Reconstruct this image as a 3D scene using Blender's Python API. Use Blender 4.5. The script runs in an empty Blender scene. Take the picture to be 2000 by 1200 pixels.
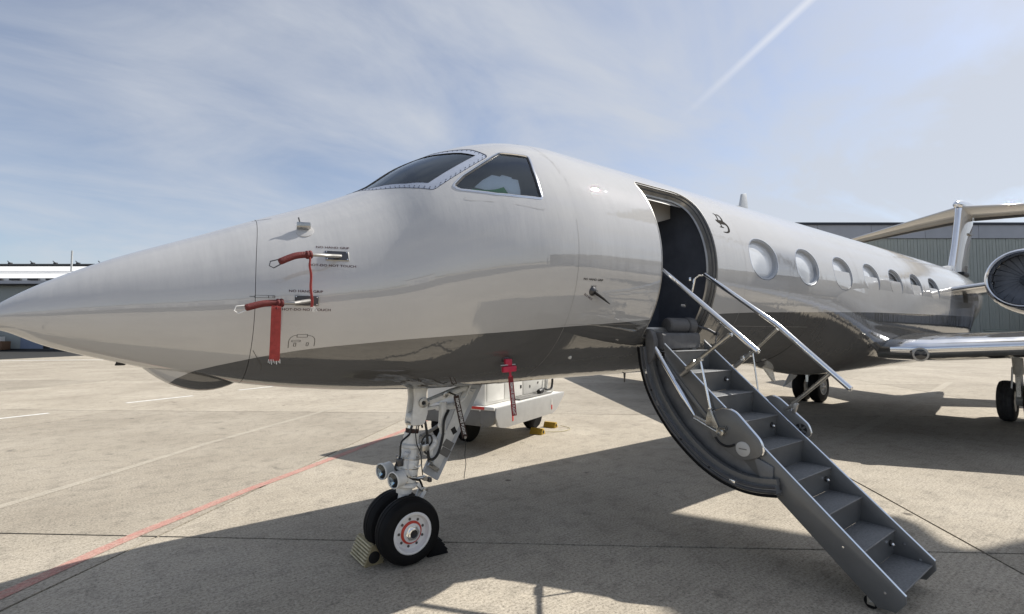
import bpy, bmesh, math, random
import numpy as np
from mathutils import Vector, Matrix
from mathutils.geometry import delaunay_2d_cdt
random.seed(7)
PI = math.pi
scene = bpy.context.scene
col = scene.collection

# ------------------------------------------------------------------ camera, sky, sun, exposure
CX, CY, CZ, YAW, PITCH = -1.942, 4.131, 1.948, 0.65546, 0.05043     # CY is metres to port
cam_d = bpy.data.cameras.new('camera'); cam = bpy.data.objects.new('camera', cam_d); col.objects.link(cam)
cam.location = (CX, -CY, CZ); cam.rotation_euler = (PI/2 + PITCH, 0, -YAW)
cam_d.sensor_width = 36; cam_d.lens = 36*984.45/2000; cam_d.clip_start = 0.05; cam_d.clip_end = 5000
scene.camera = cam

SUN = Vector((1.0, -0.165, 1.0)).normalized()                       # towards the sun
sun_d = bpy.data.lights.new('sun', 'SUN'); sun_o = bpy.data.objects.new('sun', sun_d); col.objects.link(sun_o)
sun_d.energy = 4.3; sun_d.angle = math.radians(0.53); sun_d.color = (1.0, 0.955, 0.885)
sun_o.rotation_euler = SUN.to_track_quat('Z', 'Y').to_euler(); sun_o.location = SUN*60

world = bpy.data.worlds.new('World'); scene.world = world; world.use_nodes = True
wt = world.node_tree; wt.nodes.clear()
def N(tree, kind, **kw):
    n = tree.nodes.new(kind)
    for k, v in kw.items():
        if k == 'ins':
            for i, x in v.items(): n.inputs[i].default_value = x
        else: setattr(n, k, v)
    return n
def math_n(tree, op, a, b=None, clamp=False):
    n = tree.nodes.new('ShaderNodeMath'); n.operation = op; n.use_clamp = clamp
    for i, x in enumerate((a, b)):
        if x is None: continue
        if hasattr(x, 'links') or hasattr(x, 'is_linked'): tree.links.new(x, n.inputs[i])
        else: n.inputs[i].default_value = x
    return n.outputs[0]
def ramp(tree, fac, stops):
    n = tree.nodes.new('ShaderNodeValToRGB'); cr = n.color_ramp
    while len(cr.elements) < len(stops): cr.elements.new(0.5)
    for e, (p, c) in zip(cr.elements, stops):
        e.position = p; e.color = c if len(c) == 4 else (*c, 1)
    tree.links.new(fac, n.inputs[0]); return n.outputs[0]
def mixc(tree, fac, a, b, mode='MIX'):
    n = tree.nodes.new('ShaderNodeMix'); n.data_type = 'RGBA'; n.blend_type = mode
    for i, x in ((0, fac), (6, a), (7, b)):
        if hasattr(x, 'is_linked'): tree.links.new(x, n.inputs[i])
        elif i and len(x) == 3: n.inputs[i].default_value = (*x, 1)
        else: n.inputs[i].default_value = x
    return n.outputs[2]
sky = N(wt, 'ShaderNodeTexSky'); sky.sky_type = 'NISHITA'; sky.sun_disc = False
sky.sun_elevation = math.asin(SUN.z); sky.sun_rotation = math.atan2(SUN.x, SUN.y)
sky.altitude = 300; sky.air_density = 1.05; sky.dust_density = 1.0; sky.ozone_density = 3.4
tc = N(wt, 'ShaderNodeTexCoord'); L = wt.links.new
sep = N(wt, 'ShaderNodeSeparateXYZ'); L(tc.outputs['Generated'], sep.inputs[0])
zz = math_n(wt, 'ADD', math_n(wt, 'MAXIMUM', sep.outputs[2], 0.0), 0.22)
u = math_n(wt, 'DIVIDE', sep.outputs[0], zz); v = math_n(wt, 'DIVIDE', sep.outputs[1], zz)
cmb = N(wt, 'ShaderNodeCombineXYZ'); L(u, cmb.inputs[0]); L(v, cmb.inputs[1])
def cirrus(rot, sx, sy, scale, detail, rough, dist):
    mp = N(wt, 'ShaderNodeMapping'); mp.inputs['Rotation'].default_value = (0, 0, rot); mp.inputs['Scale'].default_value = (sx, sy, 1)
    L(cmb.outputs[0], mp.inputs[0])
    nz = N(wt, 'ShaderNodeTexNoise', ins={'Scale': scale, 'Detail': detail, 'Roughness': rough, 'Distortion': dist})
    L(mp.outputs[0], nz.inputs['Vector']); return nz.outputs['Fac']
c1 = ramp(wt, cirrus(0.5, 0.7, 1.3, 1.7, 7, 0.6, 0.7), [(0.34, (0, 0, 0)), (0.80, (1, 1, 1))])
c2 = ramp(wt, cirrus(-0.35, 0.9, 1.4, 1.7, 5, 0.55, 0.5), [(0.34, (0, 0, 0)), (0.68, (1, 1, 1))])
# thin veil grows towards the sun's side of the sky and towards the horizon
dn = N(wt, 'ShaderNodeVectorMath'); dn.operation = 'DOT_PRODUCT'; L(tc.outputs['Generated'], dn.inputs[0]); dn.inputs[1].default_value = SUN
veil = ramp(wt, dn.outputs['Value'], [(0.05, (0.16,)*3), (0.9, (1.0,)*3)])
hz = ramp(wt, sep.outputs[2], [(0.0, (0.55,)*3), (0.30, (0.0,)*3)])
f1 = math_n(wt, 'MULTIPLY', math_n(wt, 'MULTIPLY', c1, 0.75), 1.0)
f2 = math_n(wt, 'MULTIPLY', math_n(wt, 'ADD', veil, math_n(wt, 'MULTIPLY', hz, 1.4)), math_n(wt, 'ADD', math_n(wt, 'MULTIPLY', c2, 0.85), 0.15))
fac = math_n(wt, 'ADD', f1, f2, clamp=True)
# contrail: a narrow band about a great circle, fading at its lower end
dc = N(wt, 'ShaderNodeVectorMath'); dc.operation = 'DOT_PRODUCT'; L(tc.outputs['Generated'], dc.inputs[0]); dc.inputs[1].default_value = (-0.5882, 0.3488, 0.7296)
band = ramp(wt, math_n(wt, 'MULTIPLY', math_n(wt, 'ABSOLUTE', dc.outputs['Value']), 40.0), [(0.04, (1, 1, 1)), (0.34, (0, 0, 0))])
along = ramp(wt, sep.outputs[2], [(0.38, (0,)*3), (0.47, (1,)*3)])
side = ramp(wt, sep.outputs[0], [(0.60, (0,)*3), (0.72, (1,)*3)])
tr = math_n(wt, 'MULTIPLY', math_n(wt, 'MULTIPLY', band, along), math_n(wt, 'MULTIPLY', side, 0.42))
fac = math_n(wt, 'MULTIPLY', fac, 0.82, clamp=True)
hs = N(wt, 'ShaderNodeHueSaturation', ins={'Hue': .503, 'Saturation': .80, 'Value': .80}); L(sky.outputs[0], hs.inputs['Color'])
csky = mixc(wt, fac, hs.outputs[0], (3.8, 4.0, 4.35))
csky = mixc(wt, tr, csky, (5.9, 5.9, 6.0))
bg = N(wt, 'ShaderNodeBackground', ins={'Strength': 0.108}); L(csky, bg.inputs[0])
out = N(wt, 'ShaderNodeOutputWorld'); L(bg.outputs[0], out.inputs[0])
vs = scene.view_settings; vs.view_transform = 'Standard'; vs.look = 'None'; vs.gamma = 1; vs.exposure = 0.60; vs.use_curve_mapping = False
scene.render.engine = 'CYCLES'
scene.cycles.max_bounces = 7; scene.cycles.diffuse_bounces = 3; scene.cycles.glossy_bounces = 4; scene.cycles.transparent_max_bounces = 8

# ------------------------------------------------------------------ helpers (all modelling: x aft, y to port, z up; y is flipped on build)
def P3(p): return (p[0], -p[1], p[2])
class MB:
    def __init__(s): s.v = []; s.f = []; s.n = None
    def add(s, vs_, fs): b = len(s.v); s.v += [tuple(map(float, q)) for q in vs_]; s.f += [tuple(b+i for i in f) for f in fs]; return s
    def box(s, x0, x1, y0, y1, z0, z1):
        return s.add([(x0,y0,z0),(x1,y0,z0),(x1,y1,z0),(x0,y1,z0),(x0,y0,z1),(x1,y0,z1),(x1,y1,z1),(x0,y1,z1)],
                     [(0,3,2,1),(4,5,6,7),(0,1,5,4),(1,2,6,5),(2,3,7,6),(3,0,4,7)])
    def obox(s, c, ex, ey, ez):                     # oriented box: centre and three half axes
        c, ex, ey, ez = map(Vector, (c, ex, ey, ez)); vv = []
        for k in (-1, 1):
            for a, b in ((-1,-1),(1,-1),(1,1),(-1,1)): vv.append(c+a*ex+b*ey+k*ez)
        return s.add(vv, [(0,3,2,1),(4,5,6,7),(0,1,5,4),(1,2,6,5),(2,3,7,6),(3,0,4,7)])
    def tube(s, pts, r, n=10, cap=True):
        pts = [Vector(p) for p in pts]; m = len(pts); rs = r if isinstance(r, (list, tuple)) else [r]*m
        t0 = (pts[1]-pts[0]).normalized(); up = Vector((0,0,1)) if abs(t0.z) < .9 else Vector((1,0,0))
        a = t0.cross(up).normalized(); vv = []
        for i, p in enumerate(pts):
            t = (pts[min(i+1, m-1)]-pts[max(i-1, 0)]).normalized(); a = (a-t*a.dot(t)).normalized(); b = t.cross(a)
            for k in range(n):
                w = 2*PI*k/n; vv.append(p+(a*math.cos(w)+b*math.sin(w))*rs[i])
        ff = [(i*n+k, i*n+(k+1) % n, (i+1)*n+(k+1) % n, (i+1)*n+k) for i in range(m-1) for k in range(n)]
        if cap: ff += [tuple(range(n))[::-1], tuple((m-1)*n+k for k in range(n))]
        return s.add(vv, ff)
    def lathe(s, prof, o, axis, n=32, cap=True):              # prof = [(radius, distance along axis)]
        o = Vector(o); ax = Vector(axis).normalized(); up = Vector((0,0,1)) if abs(ax.z) < .9 else Vector((1,0,0))
        a = ax.cross(up).normalized(); b = ax.cross(a); vv = []
        for r, h in prof:
            for k in range(n):
                w = 2*PI*k/n; vv.append(o+ax*h+(a*math.cos(w)+b*math.sin(w))*max(r, 1e-4))
        m = len(prof); ff = [(i*n+k, i*n+(k+1) % n, (i+1)*n+(k+1) % n, (i+1)*n+k) for i in range(m-1) for k in range(n)]
        if cap: ff += [tuple(range(n))[::-1], tuple((m-1)*n+k for k in range(n))]
        return s.add(vv, ff)
    def prism(s, poly, fn, t0, t1):                 # poly 2D, fn(a,b,t) -> 3D
        n = len(poly); vv = [fn(a, b, t0) for a, b in poly]+[fn(a, b, t1) for a, b in poly]
        return s.add(vv, [tuple(range(n))[::-1], tuple(range(n, 2*n))]+[(i, (i+1) % n, n+(i+1) % n, n+i) for i in range(n)])
    def loft(s, rings, closed=True, cap=True):
        n = len(rings[0]); vv = [p for r in rings for p in r]; k1 = n if closed else n-1
        ff = [(i*n+k, i*n+(k+1) % n, (i+1)*n+(k+1) % n, (i+1)*n+k) for i in range(len(rings)-1) for k in range(k1)]
        if cap: ff += [tuple(range(n))[::-1], tuple((len(rings)-1)*n+k for k in range(n))]
        return s.add(vv, ff)
    def build(s, name, mat, parent=None, bevel=0, recalc=True, sharp=35, flat=False):
        me = bpy.data.meshes.new(name)
        me.from_pydata([P3(p) for p in s.v], [], [f[::-1] for f in s.f]); me.validate(clean_customdata=False)
        if recalc or bevel:
            bm = bmesh.new(); bm.from_mesh(me)
            if recalc: bmesh.ops.recalc_face_normals(bm, faces=bm.faces[:])
            if bevel:
                ed = [e for e in bm.edges if len(e.link_faces) == 2 and e.calc_face_angle(0) > .6]
                bmesh.ops.bevel(bm, geom=ed, offset=bevel, segments=2, affect='EDGES', clamp_overlap=True, profile=.5)
            bm.to_mesh(me); bm.free()
        if not flat:
            me.polygons.foreach_set('use_smooth', [True]*len(me.polygons))
            if s.n is None: me.set_sharp_from_angle(angle=math.radians(sharp))
        me.materials.append(M[mat] if isinstance(mat, str) else mat)
        if s.n is not None: me.normals_split_custom_set_from_vertices([P3(q) for q in s.n])
        o = bpy.data.objects.new(name, me); col.objects.link(o); o.parent = parent
        return o
def empty(name, loc=(0,0,0), rz=0):
    o = bpy.data.objects.new(name, None); col.objects.link(o); o.location = P3(loc); o.rotation_euler = (0, 0, -rz); o.empty_display_size = .2
    return o
def tag(o, label=None, cat=None, group=None, kind=None):
    for k, x in (('label', label), ('category', cat), ('group', group), ('kind', kind)):
        if x: o[k] = x
    return o
def copy_tree(o, parent=None):
    c = o.copy(); col.objects.link(c); c.parent = parent
    for ch in list(o.children): copy_tree(ch, c)
    return c
def share(src, name, loc, rz=0, parent=None, scale=None):
    o = bpy.data.objects.new(name, src.data); col.objects.link(o); o.parent = parent; o.location = P3(loc); o.rotation_euler = (0, 0, -rz)
    if scale: o.scale = scale
    return o
def arc(c, r, a0, a1, n): return [(c[0]+r*math.cos(a0+(a1-a0)*i/n), c[1]+r*math.sin(a0+(a1-a0)*i/n)) for i in range(n+1)]
def round_poly(pts, r, n=6):
    out = []; m = len(pts)
    for i in range(m):
        p0, p1, p2 = Vector(pts[i-1]), Vector(pts[i]), Vector(pts[(i+1) % m]); rr = r[i] if isinstance(r, (list, tuple)) else r
        a, b = (p0-p1), (p2-p1); d = min(rr, a.length*.45, b.length*.45)
        if d < 1e-4: out.append(tuple(p1)); continue
        A, B = p1+a.normalized()*d, p1+b.normalized()*d
        for k in range(n+1):
            t = k/n; out.append(tuple((1-t)**2*A+2*t*(1-t)*p1+t*t*B))
    return out
def densify(pts, step):
    out = []
    for i in range(len(pts)):
        a, b = Vector(pts[i]), Vector(pts[(i+1) % len(pts)]); k = max(1, int((b-a).length/step))
        out += [tuple(a+(b-a)*j/k) for j in range(k)]
    return out
def inset(pts, d):
    m = len(pts); ar = sum(pts[i][0]*pts[(i+1) % m][1]-pts[(i+1) % m][0]*pts[i][1] for i in range(m)); sg = 1 if ar > 0 else -1; out = []
    for i in range(m):
        a, b, c = Vector(pts[i-1]), Vector(pts[i]), Vector(pts[(i+1) % m])
        n1 = Vector((-(b-a).y, (b-a).x)); n2 = Vector((-(c-b).y, (c-b).x))
        if n1.length < 1e-7 or n2.length < 1e-7: out.append(tuple(b)); continue
        n1.normalize(); n2.normalize(); nn = n1+n2
        if nn.length < 1e-3: out.append(tuple(b)); continue
        nn.normalize(); out.append(tuple(b+nn*sg*d/max(.5, nn.dot(n1))))
    return out
def inpoly(p, poly):
    x, y = p; c = False; j = len(poly)-1
    for i in range(len(poly)):
        xi, yi = poly[i]; xj, yj = poly[j]
        if (yi > y) != (yj > y) and x < (xj-xi)*(y-yi)/(yj-yi)+xi: c = not c
        j = i
    return c

# ------------------------------------------------------------------ materials
M = {}
def mat(name, base, rough=.5, metal=0., coat=0., var=.06, scale=6., bump=0., bscale=60., spec=.5, emit=None, coat_rough=.03, rvar=0.):
    m = bpy.data.materials.new(name); m.use_nodes = True; t = m.node_tree; b = t.nodes['Principled BSDF']; M[name] = m
    if 'rubber' in name: spec = .25
    b.inputs['Roughness'].default_value = rough; b.inputs['Metallic'].default_value = metal
    b.inputs['Coat Weight'].default_value = coat; b.inputs['Coat Roughness'].default_value = coat_rough; b.inputs['Specular IOR Level'].default_value = spec
    co = N(t, 'ShaderNodeTexCoord').outputs['Object']
    nz = N(t, 'ShaderNodeTexNoise', ins={'Scale': scale, 'Detail': 6, 'Roughness': .6}); t.links.new(co, nz.inputs['Vector'])
    lo = tuple(c*(1-var) for c in base); hi = tuple(min(1, c*(1+var)) for c in base)
    t.links.new(ramp(t, nz.outputs['Fac'], [(.3, lo), (.7, hi)]), b.inputs['Base Color'])
    if rvar:
        rr = ramp(t, nz.outputs['Fac'], [(.3, (max(0, rough-rvar),)*3), (.7, (rough+rvar,)*3)]); t.links.new(rr, b.inputs['Roughness'])
    if bump:
        nb = N(t, 'ShaderNodeTexNoise', ins={'Scale': bscale, 'Detail': 4}); t.links.new(co, nb.inputs['Vector'])
        bp = N(t, 'ShaderNodeBump', ins={'Strength': bump, 'Distance': .01}); t.links.new(nb.outputs['Fac'], bp.inputs['Height']); t.links.new(bp.outputs[0], b.inputs['Normal'])
    if emit: b.inputs['Emission Color'].default_value = (*emit, 1); b.inputs['Emission Strength'].default_value = 1
    return m
mat('chrome', (.90, .91, .92), .11, 1, var=.03)
mat('polished', (.80, .81, .83), .12, 1, var=.05, scale=3, rvar=.03)
mat('steel', (.50, .49, .46), .30, 1, var=.15, scale=20, rvar=.08)
mat('dark_steel', (.10, .10, .105), .35, .8, var=.2, scale=15)
mat('gear_white', (.76, .76, .73), .38, var=.14, scale=9, rvar=.1, coat=.2)
mat('gear_grey', (.52, .54, .56), .42, var=.12, scale=7, rvar=.08)
mat('rubber', (.0035, .0035, .004), .7, var=.35, scale=14, bump=.15, bscale=90)
mat('rubber_grey', (.045, .045, .047), .7, var=.3, scale=10, bump=.2)
mat('hose', (.012, .012, .012), .4, var=.3)
mat('rim_white', (.72, .72, .71), .35, var=.06, scale=12)
mat('rim_red', (.55, .055, .03), .45, var=.15, scale=20)
mat('black', (.008, .008, .009), .5, var=.2)
mat('well_dark', (.05, .05, .048), .7, var=.3)
mat('stair_grey', (.16, .163, .163), .38, .3, var=.10, scale=5, coat=.35, rvar=.06, coat_rough=.12)
mat('tread', (.16, .165, .168), .75, var=.25, scale=60, bump=.5, bscale=140)
mat('nosing', (.20, .20, .20), .5, .4, var=.15, scale=30)
mat('navy', (.085, .095, .118), .7, var=.2, scale=5)
mat('headliner', (.42, .40, .37), .6, var=.08)
mat('pad_grey', (.11, .11, .113), .7, var=.15, scale=12, bump=.2)
mat('seal', (.075, .075, .078), .38, var=.3, scale=10)
mat('door_pan', (.16, .166, .175), .42, .3, var=.25, scale=6, coat=.25, rvar=.1)
mat('frame_metal', (.38, .37, .35), .35, .7, var=.2, scale=9)
mat('winframe', (.40, .44, .53), .42, .15, var=.06, scale=20)
mat('shade_white', (.74, .76, .78), .25, coat=1, var=.03)
mat('smoked_pane', (.012, .013, .016), .12, var=.1, spec=.35)
mat('dark_glass', (.012, .014, .018), .04, coat=1, var=.1)
mat('liner_grey', (.46, .48, .51), .5, var=.05)
mat('screw_dark', (.03, .035, .06), .4, .5)
mat('paper', (.90, .93, .94), .8, var=.04, scale=10)
mat('green_card', (.04, .36, .08), .6, var=.15)
mat('white_print', (.78, .78, .76), .6, var=.05)
mat('letters', (.055, .012, .018), .9, spec=.05)
mat('letters_dark', (.022, .018, .015), .9, spec=.05)
mat('line_mark', (.075, .07, .065), .5)
mat('red_cloth', (.36, .05, .042), .75, var=.22, scale=30, bump=.4, bscale=200)
mat('red_sleeve', (.13, .016, .015), .7, var=.25, scale=25, bump=.5, bscale=160)
mat('crimson', (.50, .02, .06), .55, var=.15, scale=20)
mat('maroon_tag', (.22, .015, .02), .7, var=.2, scale=20)
mat('brown_tag', (.035, .016, .013), .7, var=.3, scale=20)
mat('chock_cream', (.56, .50, .34), .8, var=.22, scale=14, bump=.4, bscale=50)
mat('chock_groove', (.33, .275, .16), .85, var=.3, scale=14)
mat('chock_yellow', (.42, .27, .03), .75, var=.2)
mat('cart_white', (.72, .71, .67), .42, var=.07, scale=3, coat=.15, rvar=.08)
mat('cart_grey', (.17, .165, .155), .55, var=.12)
mat('cart_silver', (.52, .52, .51), .45, .2, var=.08, scale=4)
mat('refl_red', (.62, .03, .02), .4)
mat('fan_grey', (.13, .14, .16), .5, .2, var=.2)
mat('rope', (.45, .40, .25), .8)
mat('white_roof', (.72, .72, .70), .5, var=.05, scale=.6)
mat('roof_dark', (.04, .042, .045), .6, var=.2)
mat('wall_grey', (.36, .385, .37), .7, var=.06, scale=.4)
mat('wall_blue', (.20, .24, .33), .6, var=.08, scale=.8)
mat('green_clad', (.40, .425, .39), .55, .1, var=.09, scale=.7, rvar=.08)
mat('fascia', (.42, .43, .46), .5, .2, var=.07, scale=.5)
mat('coping', (.03, .035, .05), .5, var=.1)
mat('louvre', (.26, .30, .26), .5)
mat('crate_red', (.45, .03, .03), .6); mat('crate_cream', (.6, .56, .45), .7); mat('crate_brown', (.16, .09, .05), .7)
mat('hill_green', (.05, .07, .035), .95, var=.5, scale=.03)
mat('mast_grey', (.40, .41, .41), .5, .3, var=.08)
mat('lamp_lens', (.6, .6, .58), .08, coat=1, var=.05)
mat('sealant', (.018, .017, .015), .85, var=.4, scale=3)
mat('paint_white', (.70, .69, .65), .75, var=.22, scale=9)

# aircraft paint: pearl silver above a curved line, charcoal below; faint skin waviness
def jet_paint(name, split=True):
    m = bpy.data.materials.new(name); m.use_nodes = True; t = m.node_tree; b = t.nodes['Principled BSDF']; M[name] = m
    co = N(t, 'ShaderNodeTexCoord').outputs['Object']; sp = N(t, 'ShaderNodeSeparateXYZ'); t.links.new(co, sp.inputs[0])
    pts = [(-2.6, .9), (-1.75, 1.55), (-1.62, 1.672), (-1.54, 1.706), (-1.382, 1.75), (-1.117, 1.808), (-.891, 1.843), (-.633, 1.868), (-.29, 1.90), (.079, 1.928),
           (.507, 1.957), (1.011, 1.995), (1.632, 2.036), (2.096, 2.071), (3.573, 2.169), (5.245, 2.22), (7.858, 2.275), (14., 2.33), (24, 2.4)]
    fc = N(t, 'ShaderNodeFloatCurve'); cv = fc.mapping.curves[0]
    nx = math_n(t, 'DIVIDE', math_n(t, 'ADD', sp.outputs[0], 2.6), 26.6); t.links.new(nx, fc.inputs['Value'])
    for i, (x, z) in enumerate(pts):
        q = ((x+2.6)/26.6, z/4)
        if i < 2: cv.points[i].location = q if i == 0 else (1., .6)
    for x, z in pts[1:-1]: cv.points.new((x+2.6)/26.6, z/4)
    fc.mapping.update()
    zb_ = math_n(t, 'MULTIPLY', fc.outputs[0], 4.0)
    low = math_n(t, 'MULTIPLY', math_n(t, 'SUBTRACT', zb_, sp.outputs[2]), 600.0, clamp=True)
    nz = N(t, 'ShaderNodeTexNoise', ins={'Scale': 1.7, 'Detail': 5, 'Roughness': .6}); t.links.new(co, nz.inputs['Vector'])
    up_ = ramp(t, nz.outputs['Fac'], [(.3, (.49, .485, .478)), (.7, (.525, .52, .512))])
    dk = ramp(t, nz.outputs['Fac'], [(.3, (.090, .089, .088)), (.7, (.106, .105, .104))])
    t.links.new(mixc(t, low, up_, dk) if split else dk, b.inputs['Base Color'])
    b.inputs['Metallic'].default_value = 0; b.inputs['Roughness'].default_value = .6; b.inputs['Specular IOR Level'].default_value = 0
    b.inputs['Coat Weight'].default_value = 1; b.inputs['Coat Roughness'].default_value = .006; b.inputs['Coat IOR'].default_value = 2.05
    mp = N(t, 'ShaderNodeMapping'); mp.inputs['Scale'].default_value = (5.0, 1.0, 1.0); t.links.new(co, mp.inputs[0])
    w1 = N(t, 'ShaderNodeTexNoise', ins={'Scale': 1.6, 'Detail': 3, 'Roughness': .55}); t.links.new(mp.outputs[0], w1.inputs['Vector'])
    bp = N(t, 'ShaderNodeBump', ins={'Strength': .26, 'Distance': .012})
    wv = N(t, 'ShaderNodeTexWave', ins={'Scale': .62, 'Distortion': 1.2, 'Detail': 2, 'Detail Scale': 2.0}); t.links.new(co, wv.inputs['Vector'])
    t.links.new(math_n(t, 'ADD', w1.outputs['Fac'], math_n(t, 'MULTIPLY', wv.outputs['Fac'], .10)), bp.inputs['Height'])
    t.links.new(bp.outputs[0], b.inputs['Normal']); t.links.new(bp.outputs[0], b.inputs['Coat Normal'])
jet_paint('jet_paint'); jet_paint('jet_dark', False)
mat('jet_light', (.49, .482, .472), .5, .0, coat=1, spec=0, var=.04, scale=2)

def glass(name, tint):
    m = bpy.data.materials.new(name); m.use_nodes = True; t = m.node_tree; M[name] = m; t.nodes.remove(t.nodes['Principled BSDF'])
    tr_ = N(t, 'ShaderNodeBsdfTransparent'); tr_.inputs[0].default_value = (*tint, 1)
    gl = N(t, 'ShaderNodeBsdfGlossy', ins={'Roughness': .01}); gl.inputs[0].default_value = (.85, .93, 1, 1)
    fr = N(t, 'ShaderNodeFresnel', ins={'IOR': 1.85}); mx = N(t, 'ShaderNodeMixShader')
    t.links.new(fr.outputs[0], mx.inputs[0]); t.links.new(tr_.outputs[0], mx.inputs[1]); t.links.new(gl.outputs[0], mx.inputs[2])
    t.links.new(mx.outputs[0], t.nodes['Material Output'].inputs[0])
glass('cockpit_glass', (.94, .97, .98)); glass('lamp_glass', (.85, .88, .9))

# concrete: grain, broom marks, stains; each slab a slightly different shade
def concrete(name, per_slab=True):
    m = bpy.data.materials.new(name); m.use_nodes = True; t = m.node_tree; b = t.nodes['Principled BSDF']; M[name] = m
    g = N(t, 'ShaderNodeNewGeometry').outputs['Position']
    n1 = N(t, 'ShaderNodeTexNoise', ins={'Scale': .45, 'Detail': 4, 'Roughness': .62}); t.links.new(g, n1.inputs['Vector'])
    n2 = N(t, 'ShaderNodeTexNoise', ins={'Scale': 44, 'Detail': 4, 'Roughness': .85}); t.links.new(g, n2.inputs['Vector'])
    n3 = N(t, 'ShaderNodeTexNoise', ins={'Scale': 4.5, 'Detail': 5, 'Roughness': .7}); t.links.new(g, n3.inputs['Vector'])
    mp = N(t, 'ShaderNodeMapping'); mp.inputs['Rotation'].default_value = (0, 0, .80); mp.inputs['Scale'].default_value = (1.2, 38, 1); t.links.new(g, mp.inputs[0])
    n4 = N(t, 'ShaderNodeTexNoise', ins={'Scale': 1.4, 'Detail': 2, 'Roughness': .6, 'Distortion': .3}); t.links.new(mp.outputs[0], n4.inputs['Vector'])
    c = ramp(t, n1.outputs['Fac'], [(.28, (.35, .307, .243)), (.5, (.43, .381, .305)), (.75, (.505, .451, .367))])
    c = mixc(t, .55, c, ramp(t, n3.outputs['Fac'], [(.32, (.55, .55, .55)), (.5, (1, 1, 1)), (.72, (1.0, .985, .96))]), 'MULTIPLY')
    c = mixc(t, .85, c, ramp(t, n2.outputs['Fac'], [(.34, (.26, .26, .27)), (.45, (.72, .72, .72)), (.53, (1, 1, 1)), (.72, (1.0, 1.0, 1.0))]), 'MULTIPLY')
    c = mixc(t, .35, c, ramp(t, n4.outputs['Fac'], [(.35, (.62, .62, .62)), (.55, (1, 1, 1))]), 'MULTIPLY')
    sp = ramp(t, n2.outputs['Fac'], [(.58, (0, 0, 0)), (.70, (.6, .6, .6))]); c = mixc(t, sp, c, (.66, .62, .54))
    n5 = N(t, 'ShaderNodeTexNoise', ins={'Scale': 2.3, 'Detail': 4, 'Roughness': .55}); t.links.new(g, n5.inputs['Vector'])
    c = mixc(t, .8, c, ramp(t, n5.outputs['Fac'], [(.26, (.45, .45, .46)), (.33, (1, 1, 1)), (.66, (1, 1, 1)), (.74, (1.18, 1.18, 1.18))]), 'MULTIPLY')
    n6 = N(t, 'ShaderNodeTexVoronoi', ins={'Scale': .9}); t.links.new(g, n6.inputs['Vector'])
    c = mixc(t, 1., c, ramp(t, n6.outputs['Distance'], [(.025, (.35, .34, .34)), (.05, (1, 1, 1))]), 'MULTIPLY')
    if per_slab:
        oi = N(t, 'ShaderNodeObjectInfo'); c = mixc(t, 1., c, ramp(t, oi.outputs['Random'], [(0, (.85,)*3), (1, (1.05,)*3)]), 'MULTIPLY')
    t.links.new(c, b.inputs['Base Color']); b.inputs['Roughness'].default_value = .88; b.inputs['Specular IOR Level'].default_value = .25
    hh = math_n(t, 'ADD', n2.outputs['Fac'], math_n(t, 'MULTIPLY', n4.outputs['Fac'], .7))
    bp = N(t, 'ShaderNodeBump', ins={'Strength': .55, 'Distance': .006}); t.links.new(hh, bp.inputs['Height']); t.links.new(bp.outputs[0], b.inputs['Normal'])
    return m
concrete('concrete'); concrete('concrete_far', False)
def worn_line(name, colr, lo, hi):
    m = concrete(name, False); t = m.node_tree; b = t.nodes['Principled BSDF']; src = b.inputs['Base Color'].links[0].from_socket
    g = N(t, 'ShaderNodeNewGeometry').outputs['Position']
    nz = N(t, 'ShaderNodeTexNoise', ins={'Scale': 14, 'Detail': 8, 'Roughness': .75}); t.links.new(g, nz.inputs['Vector'])
    t.links.new(mixc(t, ramp(t, nz.outputs['Fac'], [(lo, (.12,)*3), (hi, (.72,)*3)]), src, colr), b.inputs['Base Color'])
worn_line('red_line', (.50, .13, .115), .28, .75); worn_line('faint_line', (.42, .385, .32), .30, .95)

# ------------------------------------------------------------------ apron: sheet to the horizon, sealant sheet, slabs with real joints
g = MB(); g.add([(-1500,-1500,-.05),(1500,-1500,-.05),(1500,1500,-.05),(-1500,1500,-.05)], [(0,1,2,3)])
apron = tag(g.build('apron_ground', 'concrete_far', recalc=False, flat=True), 'pale concrete airport apron reaching to the horizon', 'apron', kind='structure')
dA, dB = Vector((.763, .647)), Vector((.719, -.695)); O0 = Vector((-1.63, -1.84)); SA, SB = 7.58, 7.5
g = MB(); q = [O0+dA*(a*SA*13)+dB*(b*SB*13) for a, b in ((-1,-1),(1,-1),(1,1),(-1,1))]
g.add([(p.x, p.y, -.018) for p in q], [(0,1,2,3)])
tag(g.build('joint_sealant', 'sealant', apron, recalc=False, flat=True))
gap = .014; g = MB(); hw = [(dA*(gap if a == 0 else SA-gap)+dB*(gap if b == 0 else SB-gap)) for a, b in ((0,0),(1,0),(1,1),(0,1))]
pp = densify([tuple(x) for x in hw], .5)
rj = random.Random(3); pj = []
for x, y in pp:
    pj.append((x+rj.uniform(-.0035, .0035), y+rj.uniform(-.0035, .0035)))
g.prism(pj, lambda a, b, t: (a, b, t), -.03, 0.0)
slab0 = g.build('concrete_slab', 'concrete', apron, flat=True)
first = True
for i in range(-9, 9):
    for j in range(-9, 9):
        o = O0+dA*(i*SA)+dB*(j*SB); c = o+dA*SA/2+dB*SB/2
        if (c-Vector((CX, CY))).length > 55: continue
        rel = c-Vector((CX, CY)); dep = rel.x*math.sin(YAW)-rel.y*math.cos(YAW)
        if dep < -9: continue
        if first: slab0.location = P3((o.x, o.y, 0)); first = False; continue
        share(slab0, 'concrete_slab', (o.x, o.y, 0), 0, apron)
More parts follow.
